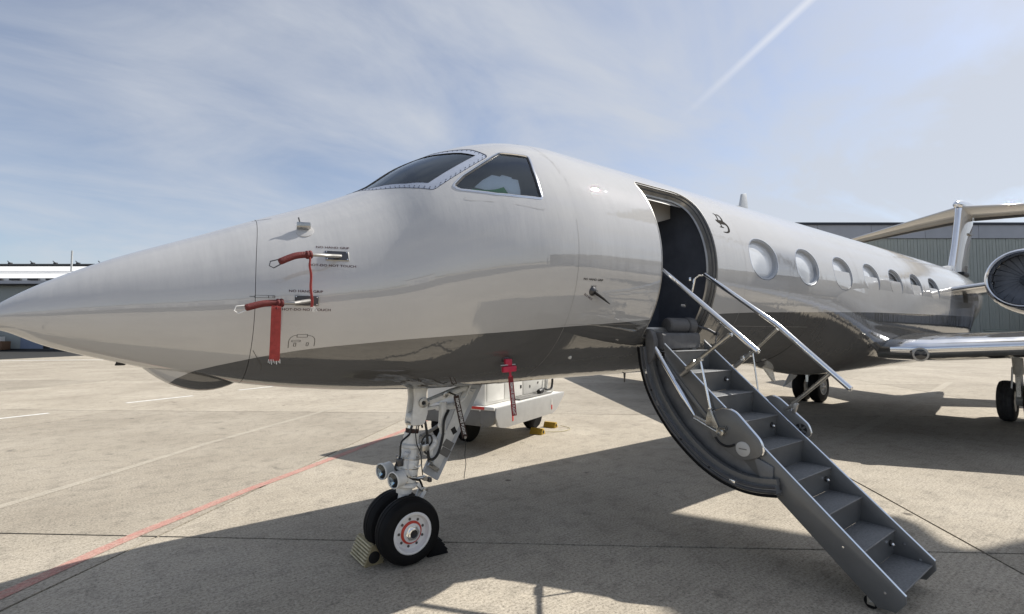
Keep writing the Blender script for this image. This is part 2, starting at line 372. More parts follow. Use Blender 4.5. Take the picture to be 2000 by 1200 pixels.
def strip(name, pts, w, m, z=.004):
    g = MB(); vv = []
    for i, p in enumerate(pts):
        a, b = Vector(pts[max(0, i-1)]), Vector(pts[min(len(pts)-1, i+1)]); t = (b-a).normalized(); n = Vector((-t.y, t.x))*w/2
        vv += [(p[0]+n.x, p[1]+n.y, z), (p[0]-n.x, p[1]-n.y, z)]
    g.add(vv, [(2*i, 2*i+1, 2*i+3, 2*i+2) for i in range(len(pts)-1)])
    return tag(g.build(name, m, apron, recalc=False, flat=True))
strip('red_taxi_line', [(-3.6, -.25), (-2.54, -1.28), (-2.04, -1.78), (-1.73, -2.06), (-1.27, -2.42), (-.69, -2.88), (.03, -3.38), (1.01, -4.08), (2.46, -5.16), (4.9, -7.2), (9, -11), (18, -19)], .13, 'red_line')
for a, b in (((-5.4, -11.5), (-3.32, -12.42)), ((-1.83, -13.50), (-.20, -14.26)), ((1.2, -15.1), (2.8, -15.85)), ((4.3, -16.6), (6, -17.4))):
    strip('white_dash', [a, b], .13, 'paint_white')
strip('faint_tyre_track', [(-3.3, -3.6), (-2.11, -4.78), (-.76, -6.2), (1.47, -8.2), (4, -10.5)], .14, 'faint_line', .003)
strip('faint_tyre_track', [(5.2, -1.3), (7.79, .48), (12, 0.1), (16.6, -.34), (24, -1.2)], .22, 'faint_line', .003)
strip('far_white_line', [(-40, -60), (-8.7, -45.1), (6, -38)], .35, 'paint_white')

# ------------------------------------------------------------------ aircraft skin as an analytic surface S(x, theta)
TIP = -2.6
SX = [-2.6,-2.5,-2.3,-2.0,-1.6,-1.2,-.8,-.4,-.1,.2,.5,.9,1.3,1.9,13.,14.5,16.,17.5,19.,20.5,21.8,22.6]
ZT = [1.9946,2.1334,2.2699,2.4298,2.6039,2.7808,2.951,3.1516,3.3857,3.5588,3.6944,3.803,3.8427,3.8428,3.8428,3.84,3.82,3.78,3.70,3.58,3.42,3.25]
ZB = [1.9946,1.9554,1.8601,1.7638,1.6544,1.5676,1.5127,1.4747,1.4578,1.4428,1.4417,1.4417,1.4474,1.4528,1.4528,1.50,1.66,1.93,2.27,2.63,2.93,3.10]
WW = [0,.089,.2049,.333,.4747,.6066,.7192,.8385,.964,1.058,1.1263,1.1807,1.1976,1.195,1.195,1.17,1.08,.92,.70,.46,.25,.08]
def make_pchip(xs, ys):
    xs = np.array(xs, float); ys = np.array(ys, float); h = np.diff(xs); d = np.diff(ys)/h; n = len(xs); m = np.zeros(n)
    for i in range(1, n-1):
        if d[i-1]*d[i] > 0:
            w1 = 2*h[i]+h[i-1]; w2 = h[i]+2*h[i-1]; m[i] = (w1+w2)/(w1/d[i-1]+w2/d[i])
    m[0] = d[0]; m[-1] = d[-1]
    def f(x):
        x = np.asarray(x, float); i = np.clip(np.searchsorted(xs, x)-1, 0, n-2); t = (x-xs[i])/h[i]
        return (2*t**3-3*t**2+1)*ys[i]+(t**3-2*t**2+t)*h[i]*m[i]+(-2*t**3+3*t**2)*ys[i+1]+(t**3-t**2)*h[i]*m[i+1]
    return f
SS = [math.sqrt(x-TIP) for x in SX]
_t, _b, _w = (make_pchip(SS, a) for a in (ZT, ZB, WW))
def prof(x):
    s = np.sqrt(np.maximum(np.asarray(x, float)-TIP, 0)); return _t(s), _b(s), _w(s)
def S(x, th):
    zt, zb, w = prof(x); return np.stack([np.broadcast_to(x, np.shape(th)) if np.ndim(x) == 0 else x, w*np.sin(th), (zt+zb)/2+(zt-zb)/2*np.cos(th)], -1)
def NRM(x, th):
    x = np.asarray(x, float); th = np.asarray(th, float); e = 1e-4
    xa = np.maximum(x-e, TIP+1e-6)
    dx = S(x+e, th)-S(xa, th); dt = S(x, th+e)-S(x, th-e); n = np.cross(dt, dx); n /= np.maximum(np.linalg.norm(n, axis=-1, keepdims=True), 1e-12)
    zt, zb, w = prof(x); c = np.stack([x, 0*x, (zt+zb)/2], -1); s = np.sign(np.sum((S(x, th)-c)*n, -1)); s = np.where(s == 0, 1, s)
    return n*s[..., None]
def D(x, th, off=0.):                                # point on the skin, moved out by off
    x = np.asarray(x, float); th = np.asarray(th, float); return S(x, th)+NRM(x, th)*off
def thz(x, z):                                       # port angle of height z
    zt, zb, w = prof(x); return float(np.arccos(np.clip((z-(zt+zb)/2)/((zt-zb)/2), -1, 1)))
def thy(x, y):                                       # upper angle of half width y
    zt, zb, w = prof(x); return float(np.arcsin(np.clip(y/w, -1, 1)))
def rad(x): zt, zb, w = prof(x); return float((w+(zt-zb)/2)/2)
MET = 1.12                                           # metres per radian used for the flat charts
def chart_z(pts): return [(x, thz(x, z)*MET) for x, z in pts]
def chart_y(pts): return [(x, thy(x, y)*MET) for x, y in pts]
def lift(pts, off=0.):
    a = np.array(pts); return D(a[:, 0], a[:, 1]/MET, off)

jet = tag(empty('business_jet'), 'pearl silver business jet with charcoal belly, its airstair door let down', 'jet')
SEAM = -1.283
# openings as charts (x, theta*MET)
door = round_poly(chart_z([(2.14, 1.90), (2.14, 3.50), (3.11, 3.52), (3.11, 1.90)]), [.05, .10, .30, .10], 10)
win = []
for i in range(7):
    cx = 4.184+1.2186*i; ct = thz(cx, 2.842)*MET
    win.append([(cx+.345*math.copysign(abs(math.cos(a))**.92, math.cos(a)), ct+.243*math.copysign(abs(math.sin(a))**.92, math.sin(a))) for a in [2*PI*k/40 for k in range(40)]])
wfr = round_poly(chart_y([(-.535, .035), (-.412, .33), (-.307, .481), (-.204, .627), (-.095, .745), (.448, .70), (.395, .50), (.27, .33), (.20, .18), (.18, .035)]), [.01, .02, .03, .03, .03, .055, .03, .03, .03, .02], 6)
wgl = round_poly(chart_y([(-.49, .045), (-.407, .245), (-.326, .36), (-.229, .528), (-.103, .672), (.363, .628), (.30, .50), (.19, .34), (.125, .18), (.11, .045)]), [.005]*10, 4)
sfr = round_poly(chart_z([(.045, 3.083), (.151, 3.190), (.281, 3.286), (.426, 3.391), (.573, 3.492), (.800, 3.482), (.742, 3.31), (.718, 3.157), (.712, 3.036), (.499, 3.033), (.338, 3.034), (.192, 3.045), (.080, 3.053)]), [.03, .01, .01, .01, .03, .03, .02, .02, .02, .01, .01, .01, .02], 4)
well = round_poly([(.02, (PI-.20)*MET), (.98, (PI-.20)*MET), (.98, (PI+.20)*MET), (.02, (PI+.20)*MET)], .05, 4)
mir = lambda poly: [(x, -t) for x, t in poly][::-1]
holes = [densify(h, .06) for h in [door]+win+[sfr, wfr, mir(wfr), well]]
# grid lines
NT = 128
gx = list(np.square(np.linspace(math.sqrt(1e-5), math.sqrt(SEAM-.0016-TIP), 44))+TIP)
nrad = len(gx)
gx += list(np.linspace(SEAM+.0016, 1.9, 56))+list(np.linspace(1.9, 13, 90))[1:]+list(np.linspace(13, 22.6, 50))[1:]
gx = np.array(gx); gt = -PI/2+np.arange(NT+1)*2*PI/NT
def idx_rect(polys, i_lo, i_hi):
    xs = [p[0] for q in polys for p in q]; ts = [p[1]/MET for q in polys for p in q]
    i0 = max(i_lo, int(np.searchsorted(gx, min(xs)))-2); i1 = min(i_hi, int(np.searchsorted(gx, max(xs)))+1)
    j0 = max(0, int(np.searchsorted(gt, min(ts)))-2); j1 = min(NT, int(np.searchsorted(gt, max(ts)))+1); return i0, i1, j0, j1
nh = len(win)
groups = [[holes[0]], holes[1:1+nh], [holes[1+nh], holes[2+nh], holes[3+nh]], [holes[4+nh]]]
rects = [(idx_rect(gp, nrad, len(gx)-1), gp) for gp in groups]
def skin(name, i_lo, i_hi, rects, m):
    g = MB(); nj = NT; idx = {}; XT = []
    def vid(i, j):
        j %= nj
        if (i, j) not in idx:
            k_ = max(0., 1-abs(gx[i]-SEAM)/.45); idx[(i, j)] = len(XT); XT.append((gx[i]+.073*max(0., math.cos(gt[j]))**2.4*k_*k_*(3-2*k_), gt[j]))
        return idx[(i, j)]
    used = set()
    for (i0, i1, j0, j1), gp in rects:
        for i in range(i0, i1):
            for j in range(j0, j1): used.add((i, j))
    faces = []
    for i in range(i_lo, i_hi):
        for j in range(nj):
            if (i, j) not in used: faces.append((vid(i, j), vid(i+1, j), vid(i+1, j+1), vid(i, j+1)))
    for (i0, i1, j0, j1), gp in rects:
        pts = []; ids = []; edges = []
        per = [(i, j0) for i in range(i0, i1)]+[(i1, j) for j in range(j0, j1)]+[(i, j1) for i in range(i1, i0, -1)]+[(i0, j) for j in range(j1, j0, -1)]
        for i, j in per: pts.append((gx[i], gt[j]*MET)); ids.append(vid(i, j))
        k = len(per); edges += [(a, (a+1) % k) for a in range(k)]
        for i in range(i0+1, i1):
            for j in range(j0+1, j1):
                p = (gx[i], gt[j]*MET)
                if any(inpoly(p, h) or min((p[0]-q[0])**2+(p[1]-q[1])**2 for q in h) < .02**2 for h in gp): continue
                pts.append(p); ids.append(vid(i, j))
        for h in gp:
            b = len(pts)
            for p in h: pts.append(p); ids.append(len(XT)); XT.append((p[0], p[1]/MET))
            edges += [(b+a, b+(a+1) % len(h)) for a in range(len(h))]
        r = delaunay_2d_cdt([Vector(p) for p in pts], edges, [], 1, 1e-6)
        vv, ff, ov = r[0], r[2], r[3]
        for f in ff:
            c = sum((Vector(vv[a]) for a in f), Vector((0, 0)))/len(f)
            if any(inpoly(c, h) for h in gp): continue
            faces.append(tuple(ids[ov[a][0]] for a in f))
    a = np.array(XT); pos = S(a[:, 0], a[:, 1]); nn = NRM(a[:, 0], a[:, 1])
    g.v = [tuple(p) for p in pos]; g.n = [tuple(n) for n in nn]
    for f in faces:
        p = [Vector(g.v[i]) for i in f[:3]]; n = (p[1]-p[0]).cross(p[2]-p[0])
        g.f.append(f if n.dot(Vector(g.n[f[0]])) > 0 else f[::-1])     # outward in modelling space (left-handed flip handled on build)
    return g.build(name, m, jet, recalc=False)
radome = skin('radome', 0, nrad-1, [], 'jet_paint')
fus = skin('fuselage', nrad, len(gx)-1, rects, 'jet_paint')
g = MB(); c = D(np.full(48, SEAM+.02), np.linspace(0, 2*PI, 49)[:-1], -.006); g.add([tuple(p) for p in c], [tuple(range(48))]); g.build('nose_bulkhead', 'black', jet, recalc=False)
g = MB(); g.lathe([(.0, -.02), (.03, 0), (.0, .02)], (TIP+.005, 0, 1.9946), (1, 0, 0), 10)

def rim(loops, name, m, parent, recalc=False):       # loops = [(chart, offset)], skinned between
    g = MB(); rings = [[tuple(p) for p in lift(ch, of)] for ch, of in loops]; g.loft(rings, True, False)
    return g.build(name, m, parent, recalc=recalc, sharp=30)
def patch(chart, off, name, m, parent, step=.07):
    h = densify(chart, step); xs = [p[0] for p in h]; ts = [p[1] for p in h]; pts = list(h); n = len(h)
    for a in np.arange(min(xs)+step/2, max(xs), step):
        for b in np.arange(min(ts)+step/2, max(ts), step):
            if inpoly((a, b), h) and min((a-q[0])**2+(b-q[1])**2 for q in h) > (step*.35)**2: pts.append((float(a), float(b)))
    r = delaunay_2d_cdt([Vector(p) for p in pts], [(i, (i+1) % n) for i in range(n)], [], 1, 1e-6)
    vv = [tuple(p) for p in r[0]]; g = MB(); g.v = [tuple(p) for p in lift(vv, off)]
    a = np.array(vv); g.n = [tuple(q) for q in NRM(a[:, 0], a[:, 1]/MET)]
    for f in r[2]:
        c = sum((Vector(vv[i]) for i in f), Vector((0, 0)))/len(f)
        if not inpoly(c, h): continue
        p = [Vector(g.v[i]) for i in f[:3]]; nn = (p[1]-p[0]).cross(p[2]-p[0]); g.f.append(tuple(f) if nn.dot(Vector(g.n[f[0]])) > 0 else tuple(f)[::-1])
    return g.build(name, m, parent, recalc=False)

# cabin windows: stepped reveal and a set-back pane
for i, h in enumerate(win):
    h = densify(h, .06)
    cw = rim([(h, 0), (inset(h, .006), -.010), (inset(h, .018), -.014), (inset(h, .022), -.050), (inset(h, .046), -.054)], 'cabin_window', 'liner_grey', jet)
    h2 = inset(h, .046)
    pn = patch(h2, -.054, 'pane', 'shade_white' if i < 4 else 'smoked_pane', cw)
    rim([(inset(h, -.004), .0012), (inset(h, .004), .0016)], 'window_ring', 'polished', cw)
# windshields: flat bolted frame, glass
for sgn, nm in ((1, 'windshield'), (-1, 'windshield')):
    A, B = densify(wfr, .05), densify(wgl, .05)
    if sgn < 0: A, B = mir(A), mir(B)
    # frame between outlines: triangulated in the chart
    n1, n2 = len(A), len(B); pts = A+B
    r = delaunay_2d_cdt([Vector(p) for p in pts], [(i, (i+1) % n1) for i in range(n1)]+[(n1+i, n1+(i+1) % n2) for i in range(n2)], [], 1, 1e-6)
    vv = [tuple(p) for p in r[0]]; g = MB(); g.v = [tuple(p) for p in lift(vv, -.002)]; a = np.array(vv); g.n = [tuple(x) for x in NRM(a[:, 0], a[:, 1]/MET)]
    for f in r[2]:
        c = sum((Vector(vv[i]) for i in f), Vector((0, 0)))/len(f)
        if not inpoly(c, A) or inpoly(c, B): continue
        p = [Vector(g.v[i]) for i in f[:3]]; nn = (p[1]-p[0]).cross(p[2]-p[0]); g.f.append(tuple(f) if nn.dot(Vector(g.n[f[0]])) > 0 else tuple(f)[::-1])
    fr = g.build(nm, 'winframe', jet, recalc=False)
    patch(B, -.008, 'pane', 'cockpit_glass', fr)
    rim([(B, -.001), (inset(B, .004), -.001), (inset(B, .004), -.012)], 'glazing_seal', 'black', fr)
    rim([(inset(A, -.003), .001), (inset(A, .002), .001), (inset(A, .002), -.004)], 'frame_edge', 'screw_dark', fr)
    if sgn > 0:
        g = MB()
        for d_, st in ((.011, .045), (.026, .045)):
            ring = densify(inset(A, d_), .006); acc = 0; last = None
            for p in ring:
                if last is not None: acc += (Vector(p)-Vector(last)).length
                last = p
                if acc > st:
                    acc = 0
                    if inpoly(p, B) or not inpoly(p, A): continue
                    o = lift([p], -.002)[0]; nn = NRM(np.array([p[0]]), np.array([p[1]/MET]))[0]; g.lathe([(.0045, 0), (.004, .0015), (0, .0018)], o, nn, 7)
        tag(g.build('frame_screws', 'screw_dark', fr), kind='stuff')
h = densify(sfr, .05); sw = rim([(inset(h, -.016), .001), (inset(h, -.006), .005), (inset(h, .002), .004), (inset(h, .004), -.010)], 'side_window', 'polished', jet)
rim([(inset(h, .003), -.006), (inset(h, .016), -.010)], 'glazing_seal', 'black', sw); patch(inset(h, .014), -.011, 'pane', 'cockpit_glass', sw)
# sun screen and green card behind the side window
scr = [(.196, 3.101), (.282, 3.178), (.378, 3.241), (.435, 3.229), (.458, 3.25), (.53, 3.232), (.527, 3.217), (.576, 3.212), (.558, 3.108), (.541, 3.05), (.446, 3.05), (.425, 3.124), (.351, 3.092), (.273, 3.081)]
patch(chart_z(scr), -.026, 'sun_screen', 'paper', sw)
gc = [(.171, 3.083), (.241, 3.078), (.305, 3.08), (.358, 3.093), (.421, 3.118), (.443, 3.05), (.172, 3.057)]
card = patch(chart_z(gc), -.021, 'green_card', 'green_card', sw)
# interior: cockpit tub, cabin walls behind the door
def inner(x0, x1, t0, t1, off, name, m, nx=8, nt=14):
    g = MB(); rings = []
    for x in np.linspace(x0, x1, nx): rings.append([tuple(p) for p in D(np.full(nt, x), np.linspace(t0, t1, nt), off)])
    g.loft(rings, False, False); return g.build(name, m, jet, recalc=False)
g = MB(); g.box(-.30, 1.10, -.80, .80, 2.50, 2.54); g.box(-.42, -.12, -.46, .46, 2.54, 2.90); cockpit = g.build('glare_shield', 'well_dark', jet, bevel=.02)
for sy in (-1, 1):
    g = MB(); g.box(.30, .44, sy*.40-.20, sy*.40+.20, 2.60, 3.18); g.box(.0, .42, sy*.40-.2, sy*.40+.2, 2.54, 2.68); g.build('pilot_seat', 'pad_grey', jet, bevel=.03)
g = MB(); c = D(np.full(40, 1.15), np.linspace(0, 2*PI, 41)[:-1], -.03); g.add([tuple(p) for p in c], [tuple(range(40))]); g.build('cockpit_bulkhead', 'headliner', jet, recalc=False)
# door reveal and entry vestibule
h = densify(door, .05)
dfm = rim([(inset(h, -.012), .0015), (inset(h, .0), .003), (inset(h, .003), -.018), (inset(h, .016), -.020), (inset(h, .018), -.045), (inset(h, .034), -.048), (inset(h, .036), -.085), (inset(h, .05), -.10)], 'door_frame', 'frame_metal', jet)
for d_, of, r_ in ((.011, -.014, .006), (.028, -.042, .006)):
    g = MB(); ring = [tuple(p) for p in lift(densify(inset(h, d_), .05), of)]; g.tube(ring+[ring[0]], r_, 6, False); g.build('door_seal', 'seal', dfm)
vest = MB(); vest.box(2.02, 3.26, .36, .39, 1.82, 3.72); o = vest.build('vestibule_wall', 'navy', jet)
g = MB(); g.prism([(.39, 1.90), (.80, 1.90), (1.03, 2.45), (1.03, 2.85), (.80, 3.45), (.39, 3.68)], lambda a, b, t: (t, a, b), 2.03, 2.07); g.build('vestibule_wall', 'navy', jet)
g = MB(); g.prism([(.39, 1.90), (.80, 1.90), (1.03, 2.45), (1.03, 2.85), (.80, 3.45), (.39, 3.68)], lambda a, b, t: (t, a, b), 3.17, 3.21); g.build('vestibule_wall', 'navy', jet)
g = MB(); g.box(2.07, 3.17, .39, .80, 1.86, 1.905); g.build('vestibule_floor', 'pad_grey', jet)
inner(2.075, 3.165, .3, .86, -.11, 'vestibule_ceiling', 'headliner', 4, 10)
g = MB(); g.prism([(2.35, 3.50), (2.52, 3.30), (2.66, 3.36), (2.84, 3.20), (3.1, 3.28), (3.1, 3.6), (2.35, 3.6)], lambda a, b, t: (a, t, b), .60, .62); g.build('ceiling_trim', 'headliner', jet)
g = MB(); g.lathe([(.07, -.02), (.085, .0), (.085, .24), (.07, .26)], (2.62, .90, 2.02), (1, .15, 0), 20); g.lathe([(.075, .26), (.09, .27), (.09, .36), (.07, .38)], (2.62, .90, 2.02), (1, .15, 0), 20)
g.build('threshold_roll', 'pad_grey', jet, bevel=.006)
g = MB(); g.tube([(2.95, .97, 2.04), (3.06, 1.10, 1.98), (3.12, 1.16, 1.93)], .014, 8); g.tube([(3.12, 1.16, 1.93), (3.02, 1.2, 1.76)], .006, 6); g.lathe([(.02, -.02), (.02, .02)], (3.12, 1.16, 1.935), (0, 1, 0), 10); g.build('door_latch_arm', 'dark_steel', jet)
g = MB(); g.box(2.20, 2.27, .55, .9, 1.92, 2.10); g.build('vestibule_curtain', 'black', jet, bevel=.02)
# nose-wheel well
h = densify(well, .08); rim([(h, 0), (inset(h, .01), -.05), (inset(h, .012), -.45)], 'wheel_well', 'well_dark', jet); patch(inset(h, .012), -.45, 'wheel_well_roof', 'well_dark', jet, .15)

# ------------------------------------------------------------------ lettering and marks on the skin
def text_mesh(s, size):
    cu = bpy.data.curves.new('lettering', 'FONT'); cu.body = s; cu.size = size; cu.align_x = 'CENTER'; cu.align_y = 'CENTER'; cu.resolution_u = 3; cu.offset = size*.012
    ob = bpy.data.objects.new('lettering', cu); col.objects.link(ob); bpy.context.view_layer.update()
    me = ob.evaluated_get(bpy.context.evaluated_depsgraph_get()).to_mesh()
    vv = [(v.co.x, v.co.y) for v in me.vertices]; ff = [tuple(p.vertices) for p in me.polygons]
    bpy.data.objects.remove(ob); bpy.data.curves.remove(cu); return vv, ff
def skin_text(s, x, z, size, m='letters', stretch=1.25, off=.0015, rot=0):
    vv, ff = text_mesh(s, size); t0 = thz(x, z); g = MB(); ca, sa = math.cos(rot), math.sin(rot)
    pts = [(x+(a*ca-b*sa)*stretch, thz(x+(a*ca-b*sa)*stretch, z+(a*sa+b*ca)*math.sin(t0))*MET) for a, b in vv]
    g.v = [tuple(p) for p in lift(pts, off)]; g.f = [f[::-1] for f in ff]
    return g.build('lettering', m, fus, recalc=False, flat=True)
skin_text('NO HAND GRIP', -.820, 2.530, .0225); skin_text('HOT-DO NOT TOUCH', -.832, 2.400, .0225)
skin_text('NO HAND GRIP', -.995, 2.219, .0225); skin_text('HOT-DO NOT TOUCH', -.987, 2.098, .0225)
skin_text('NO HAND GRIP', 1.208, 2.396, .026, 'letters_dark'); skin_text('HOT', 1.222, 2.338, .024, 'letters_dark')
skin_text('DO NOT', 1.185, 2.250, .024, 'letters', rot=-.5); skin_text('E', 1.275, 2.300, .022, 'letters_dark')
def skin_stroke(pts, ws, name, m, off=.0015, parent=None, n=14):
    P_ = [Vector((x, thz(x, z)*MET)) for x, z in pts]; out = []; wo = []
    for i in range(len(P_)-1):
        p0, p1, p2, p3 = P_[max(0, i-1)], P_[i], P_[i+1], P_[min(len(P_)-1, i+2)]
        for k in range(n):
            t = k/n; out.append(.5*((2*p1)+(p2-p0)*t+(2*p0-5*p1+4*p2-p3)*t*t+(3*p1-p0-3*p2+p3)*t**3)); wo.append(ws[i]+(ws[i+1]-ws[i])*t)
    out.append(P_[-1]); wo.append(ws[-1]); A = []
    for i, p in enumerate(out):
        t = (out[min(i+1, len(out)-1)]-out[max(0, i-1)]).normalized(); nn = Vector((-t.y, t.x))*wo[i]/2; A += [tuple(p+nn), tuple(p-nn)]
    g = MB(); g.v = [tuple(p) for p in lift(A, off)]; g.f = [(2*i, 2*i+1, 2*i+3, 2*i+2) for i in range(len(out)-1)]
    return g.build(name, m, parent or fus, recalc=False, flat=True)
mg = [([(3.375, 3.313), (3.419, 3.299), (3.402, 3.223), (3.409, 3.186), (3.406, 3.143)], [.002, .011, .011, .010, .012]), ([(3.362, 3.141), (3.406, 3.144), (3.452, 3.140)], [.003, .009, .002]),
      ([(3.419, 3.299), (3.465, 3.307), (3.494, 3.288), (3.499, 3.257), (3.487, 3.220)], [.006, .007, .011, .014, .012]),
      ([(3.350, 3.232), (3.361, 3.217), (3.40, 3.209), (3.458, 3.210), (3.494, 3.207), (3.532, 3.192), (3.550, 3.164), (3.541, 3.126), (3.519, 3.104), (3.471, 3.086), (3.389, 3.083)], [.006, .014, .025, .028, .024, .016, .016, .016, .014, .008, .001])]
for i, (p, w) in enumerate(mg): skin_stroke(p, [x*1.9 for x in w], 'monogram', 'letters_dark', .0015+.0004*i)
def skin_line(pts, w=.004, m='line_mark', off=.001): return skin_stroke(pts, [w]*len(pts), 'panel_mark', m, off, n=3)
def skin_rect(x0, x1, z0, z1, w=.004): 
    for a, b in (((x0, z0), (x1, z0)), ((x0, z1), (x1, z1)), ((x0, z0), (x0, z1)), ((x1, z0), (x1, z1))): skin_line([a, b], w)
skin_line([(-1.07, 1.845), (-1.072, 1.90), (-1.05, 1.925), (-1.03, 1.928)]); skin_line([(-.965, 1.928), (-.935, 1.922), (-.918, 1.90), (-.915, 1.855)]); skin_rect(-1.028, -.966, 1.916, 1.935)
skin_rect(-1.055, -1.005, 1.886, 1.896); skin_rect(-1.04, -1.028, 1.855, 1.878); skin_rect(-.965, -.953, 1.858, 1.88)
skin_rect(-1.285, -1.175, 2.170, 2.186); skin_line([(-1.315, 2.178), (-1.287, 2.178)], .007); skin_rect(-1.21, -1.185, 2.170, 2.186)
skin_line([(-1.24, 2.743), (-1.20, 2.750), (-1.13, 2.761)], .006)
skin_line([(-1.27, 1.83), (-1.21, 1.735), (-1.20, 1.70)], .004); skin_line([(-1.21, 1.735), (-.9, 1.72)], .003)
skin_line([(.10, 2.985), (.13, 2.955), (.64, 2.935), (.72, 2.95)], .006, 'jet_light'); skin_line([(.985, 3.56), (1.03, 3.45), (1.05, 3.2)], .003, 'jet_light')
for k in range(5): skin_line([(.86+.035*k, 3.775-.004*k), (.875+.035*k, 3.77-.006*k)], .02, 'black')

mat('skin_seam', (.30, .29, .275), .6)
def seam_ring(x, t0, t1, w=.003):
    ts = np.linspace(t0, t1, 40); A = []
    for t_ in ts: A += [(x-w/2, t_*MET), (x+w/2, t_*MET)]
    g = MB(); g.v = [tuple(p) for p in lift(A, .0008)]; g.f = [(2*i, 2*i+1, 2*i+3, 2*i+2) for i in range(39)]; g.build('skin_joint', 'skin_seam', fus, recalc=False, flat=True)
for x, a, b in ((1.02, .25, .95), (1.02, 1.35, 2.7), (3.72, .1, 2.7), (7.22, .1, 1.9), (9.66, .1, 1.9)): seam_ring(x, a, b, .003 if x < 4 else .006)
for t_, xa, xb in ((.93, 3.72, 12.5), (2.12, .98, 2.05), (2.12, 3.2, 6.5)):
    xs_ = np.linspace(xa, xb, 30); A = []
    for x in xs_: A += [(x, (t_-.0012)*MET), (x, (t_+.0012)*MET)]
    g = MB(); g.v = [tuple(p) for p in lift(A, .0008)]; g.f = [(2*i, 2*i+1, 2*i+3, 2*i+2) for i in range(29)]; g.build('skin_joint', 'skin_seam', fus, recalc=False, flat=True)
# ------------------------------------------------------------------ probes, vanes, antennas
def plate(x, z, hx, ht, name='probe_plate'):
    ch = round_poly(chart_z([(x-hx, z+ht), (x+hx, z+ht), (x+hx, z-ht), (x-hx, z-ht)]), .012, 4)
    o = rim([(ch, -.002), (ch, .006), (inset(ch, .004), .008)], name, 'steel', jet); patch(inset(ch, .004), .008, 'plate_face', 'dark_steel', o, .03); return o
def on_skin(x, z, off): return Vector(D(np.array([x]), np.array([thz(x, z)]), off)[0])
def probe(px, pz, bend, tipp):
    pl = plate(px, pz, .074, .034); a = on_skin(px+.02, pz, .0); g = MB()
    g.tube([a, a.lerp(Vector(bend), .55), bend, tipp], [.014, .013, .012, .012], 10); g.build('probe_tube', 'frame_metal', pl)
    g = MB()
    for sx, sz in ((-1, -1), (1, -1), (-1, 1), (1, 1)):
        q = on_skin(px+sx*.062, pz+sz*.024, .008); nn = q-on_skin(px+sx*.062, pz+sz*.024, 0); g.lathe([(.005, 0), (.004, .002), (0, .003)], q, nn, 8)
    g.build('plate_screw', 'chrome', pl); return pl
probe(-.800, 2.470, (-.93, .80, 2.449), (-1.02, .80, 2.446)); probe(-.990, 2.158, (-1.10, .78, 2.132), (-1.18, .78, 2.132))
# small scoop probe above
g = MB(); a = on_skin(-.967, 2.650, 0); nn = (on_skin(-.967, 2.650, .1)-a).normalized(); g.lathe([(.060, -.01), (.058, .002), (.045, .004), (.0, .005)], a, nn, 24); sc_ = g.build('ice_probe', 'jet_light', jet)
g = MB(); g.prism([(-1.0, .004), (-.945, .008), (-.925, .025), (-.925, .045), (-1.005, .045), (-1.01, .018)], lambda x, o_, t: tuple(on_skin(x, 2.668, o_)+Vector((0, 0, t))), -.018, .014); g.build('probe_head', 'steel', sc_, bevel=.004)
g = MB(); p = on_skin(-.985, 2.675, .035); g.tube([p, p+Vector((-.012, .0, .045))], .005, 6); g.build('probe_pin', 'dark_steel', sc_)
# angle-of-attack vane
a = on_skin(1.222, 2.300, 0); nn = (on_skin(1.222, 2.300, .1)-a).normalized(); g = MB(); g.lathe([(.040, -.004), (.040, .006), (.026, .02), (.012, .028), (0, .03)], a, nn, 20); va = g.build('vane_hub', 'dark_steel', jet)
g = MB(); b = a+nn*.022; g.tube([b, b+Vector((.10, .01, -.055)), b+Vector((.175, .014, -.098))], [.017, .012, .005], 8); g.build('vane_blade', 'black', va)
# belly and crown antennas
def blade(name, poly, y, t, m): g = MB(); g.prism(poly, lambda a, b, k: (a, k, b), y-t, y+t); return g.build(name, m, jet, bevel=.006)
blade('blade_antenna', [(5.80, 3.82), (5.93, 4.19), (6.06, 4.22), (6.13, 3.82)], 0, .018, 'gear_grey')
blade('belly_antenna', [(6.30, 1.52), (6.82, 1.12), (6.90, 1.10), (6.72, 1.52)], 0, .02, 'gear_white')
blade('drain_mast', [(2.97, 1.50), (2.985, 1.33), (3.0, 1.33), (3.02, 1.50)], 0, .006, 'dark_steel')
blade('nose_blade', [(-1.97, 1.775), (-1.985, 1.735), (-1.93, 1.735), (-1.91, 1.775)], 0, .008, 'black')
g = MB(); rings = []
for k in range(15):
    t = k/14; x = -1.90+.66*t; e = math.sin(PI*t)**.75; r = max(.004, .175*e); zc_ = float(prof(x)[1])+.055; rings.append([(x, r*math.sin(w)*.9, zc_-r*math.cos(w)*.86*(1 if math.cos(w) > 0 else .3)) for w in [2*PI*j/24 for j in range(24)]])
g.loft(rings); g.build('radar_blister', 'jet_paint', jet)
g = MB(); g.lathe([(.02, 0), (.02, .008), (.008, .02), (0, .022)], on_skin(1.32, 1.72, -.002), on_skin(1.32, 1.72, .1)-on_skin(1.32, 1.72, 0), 12); g.build('belly_beacon', 'lamp_lens', jet)

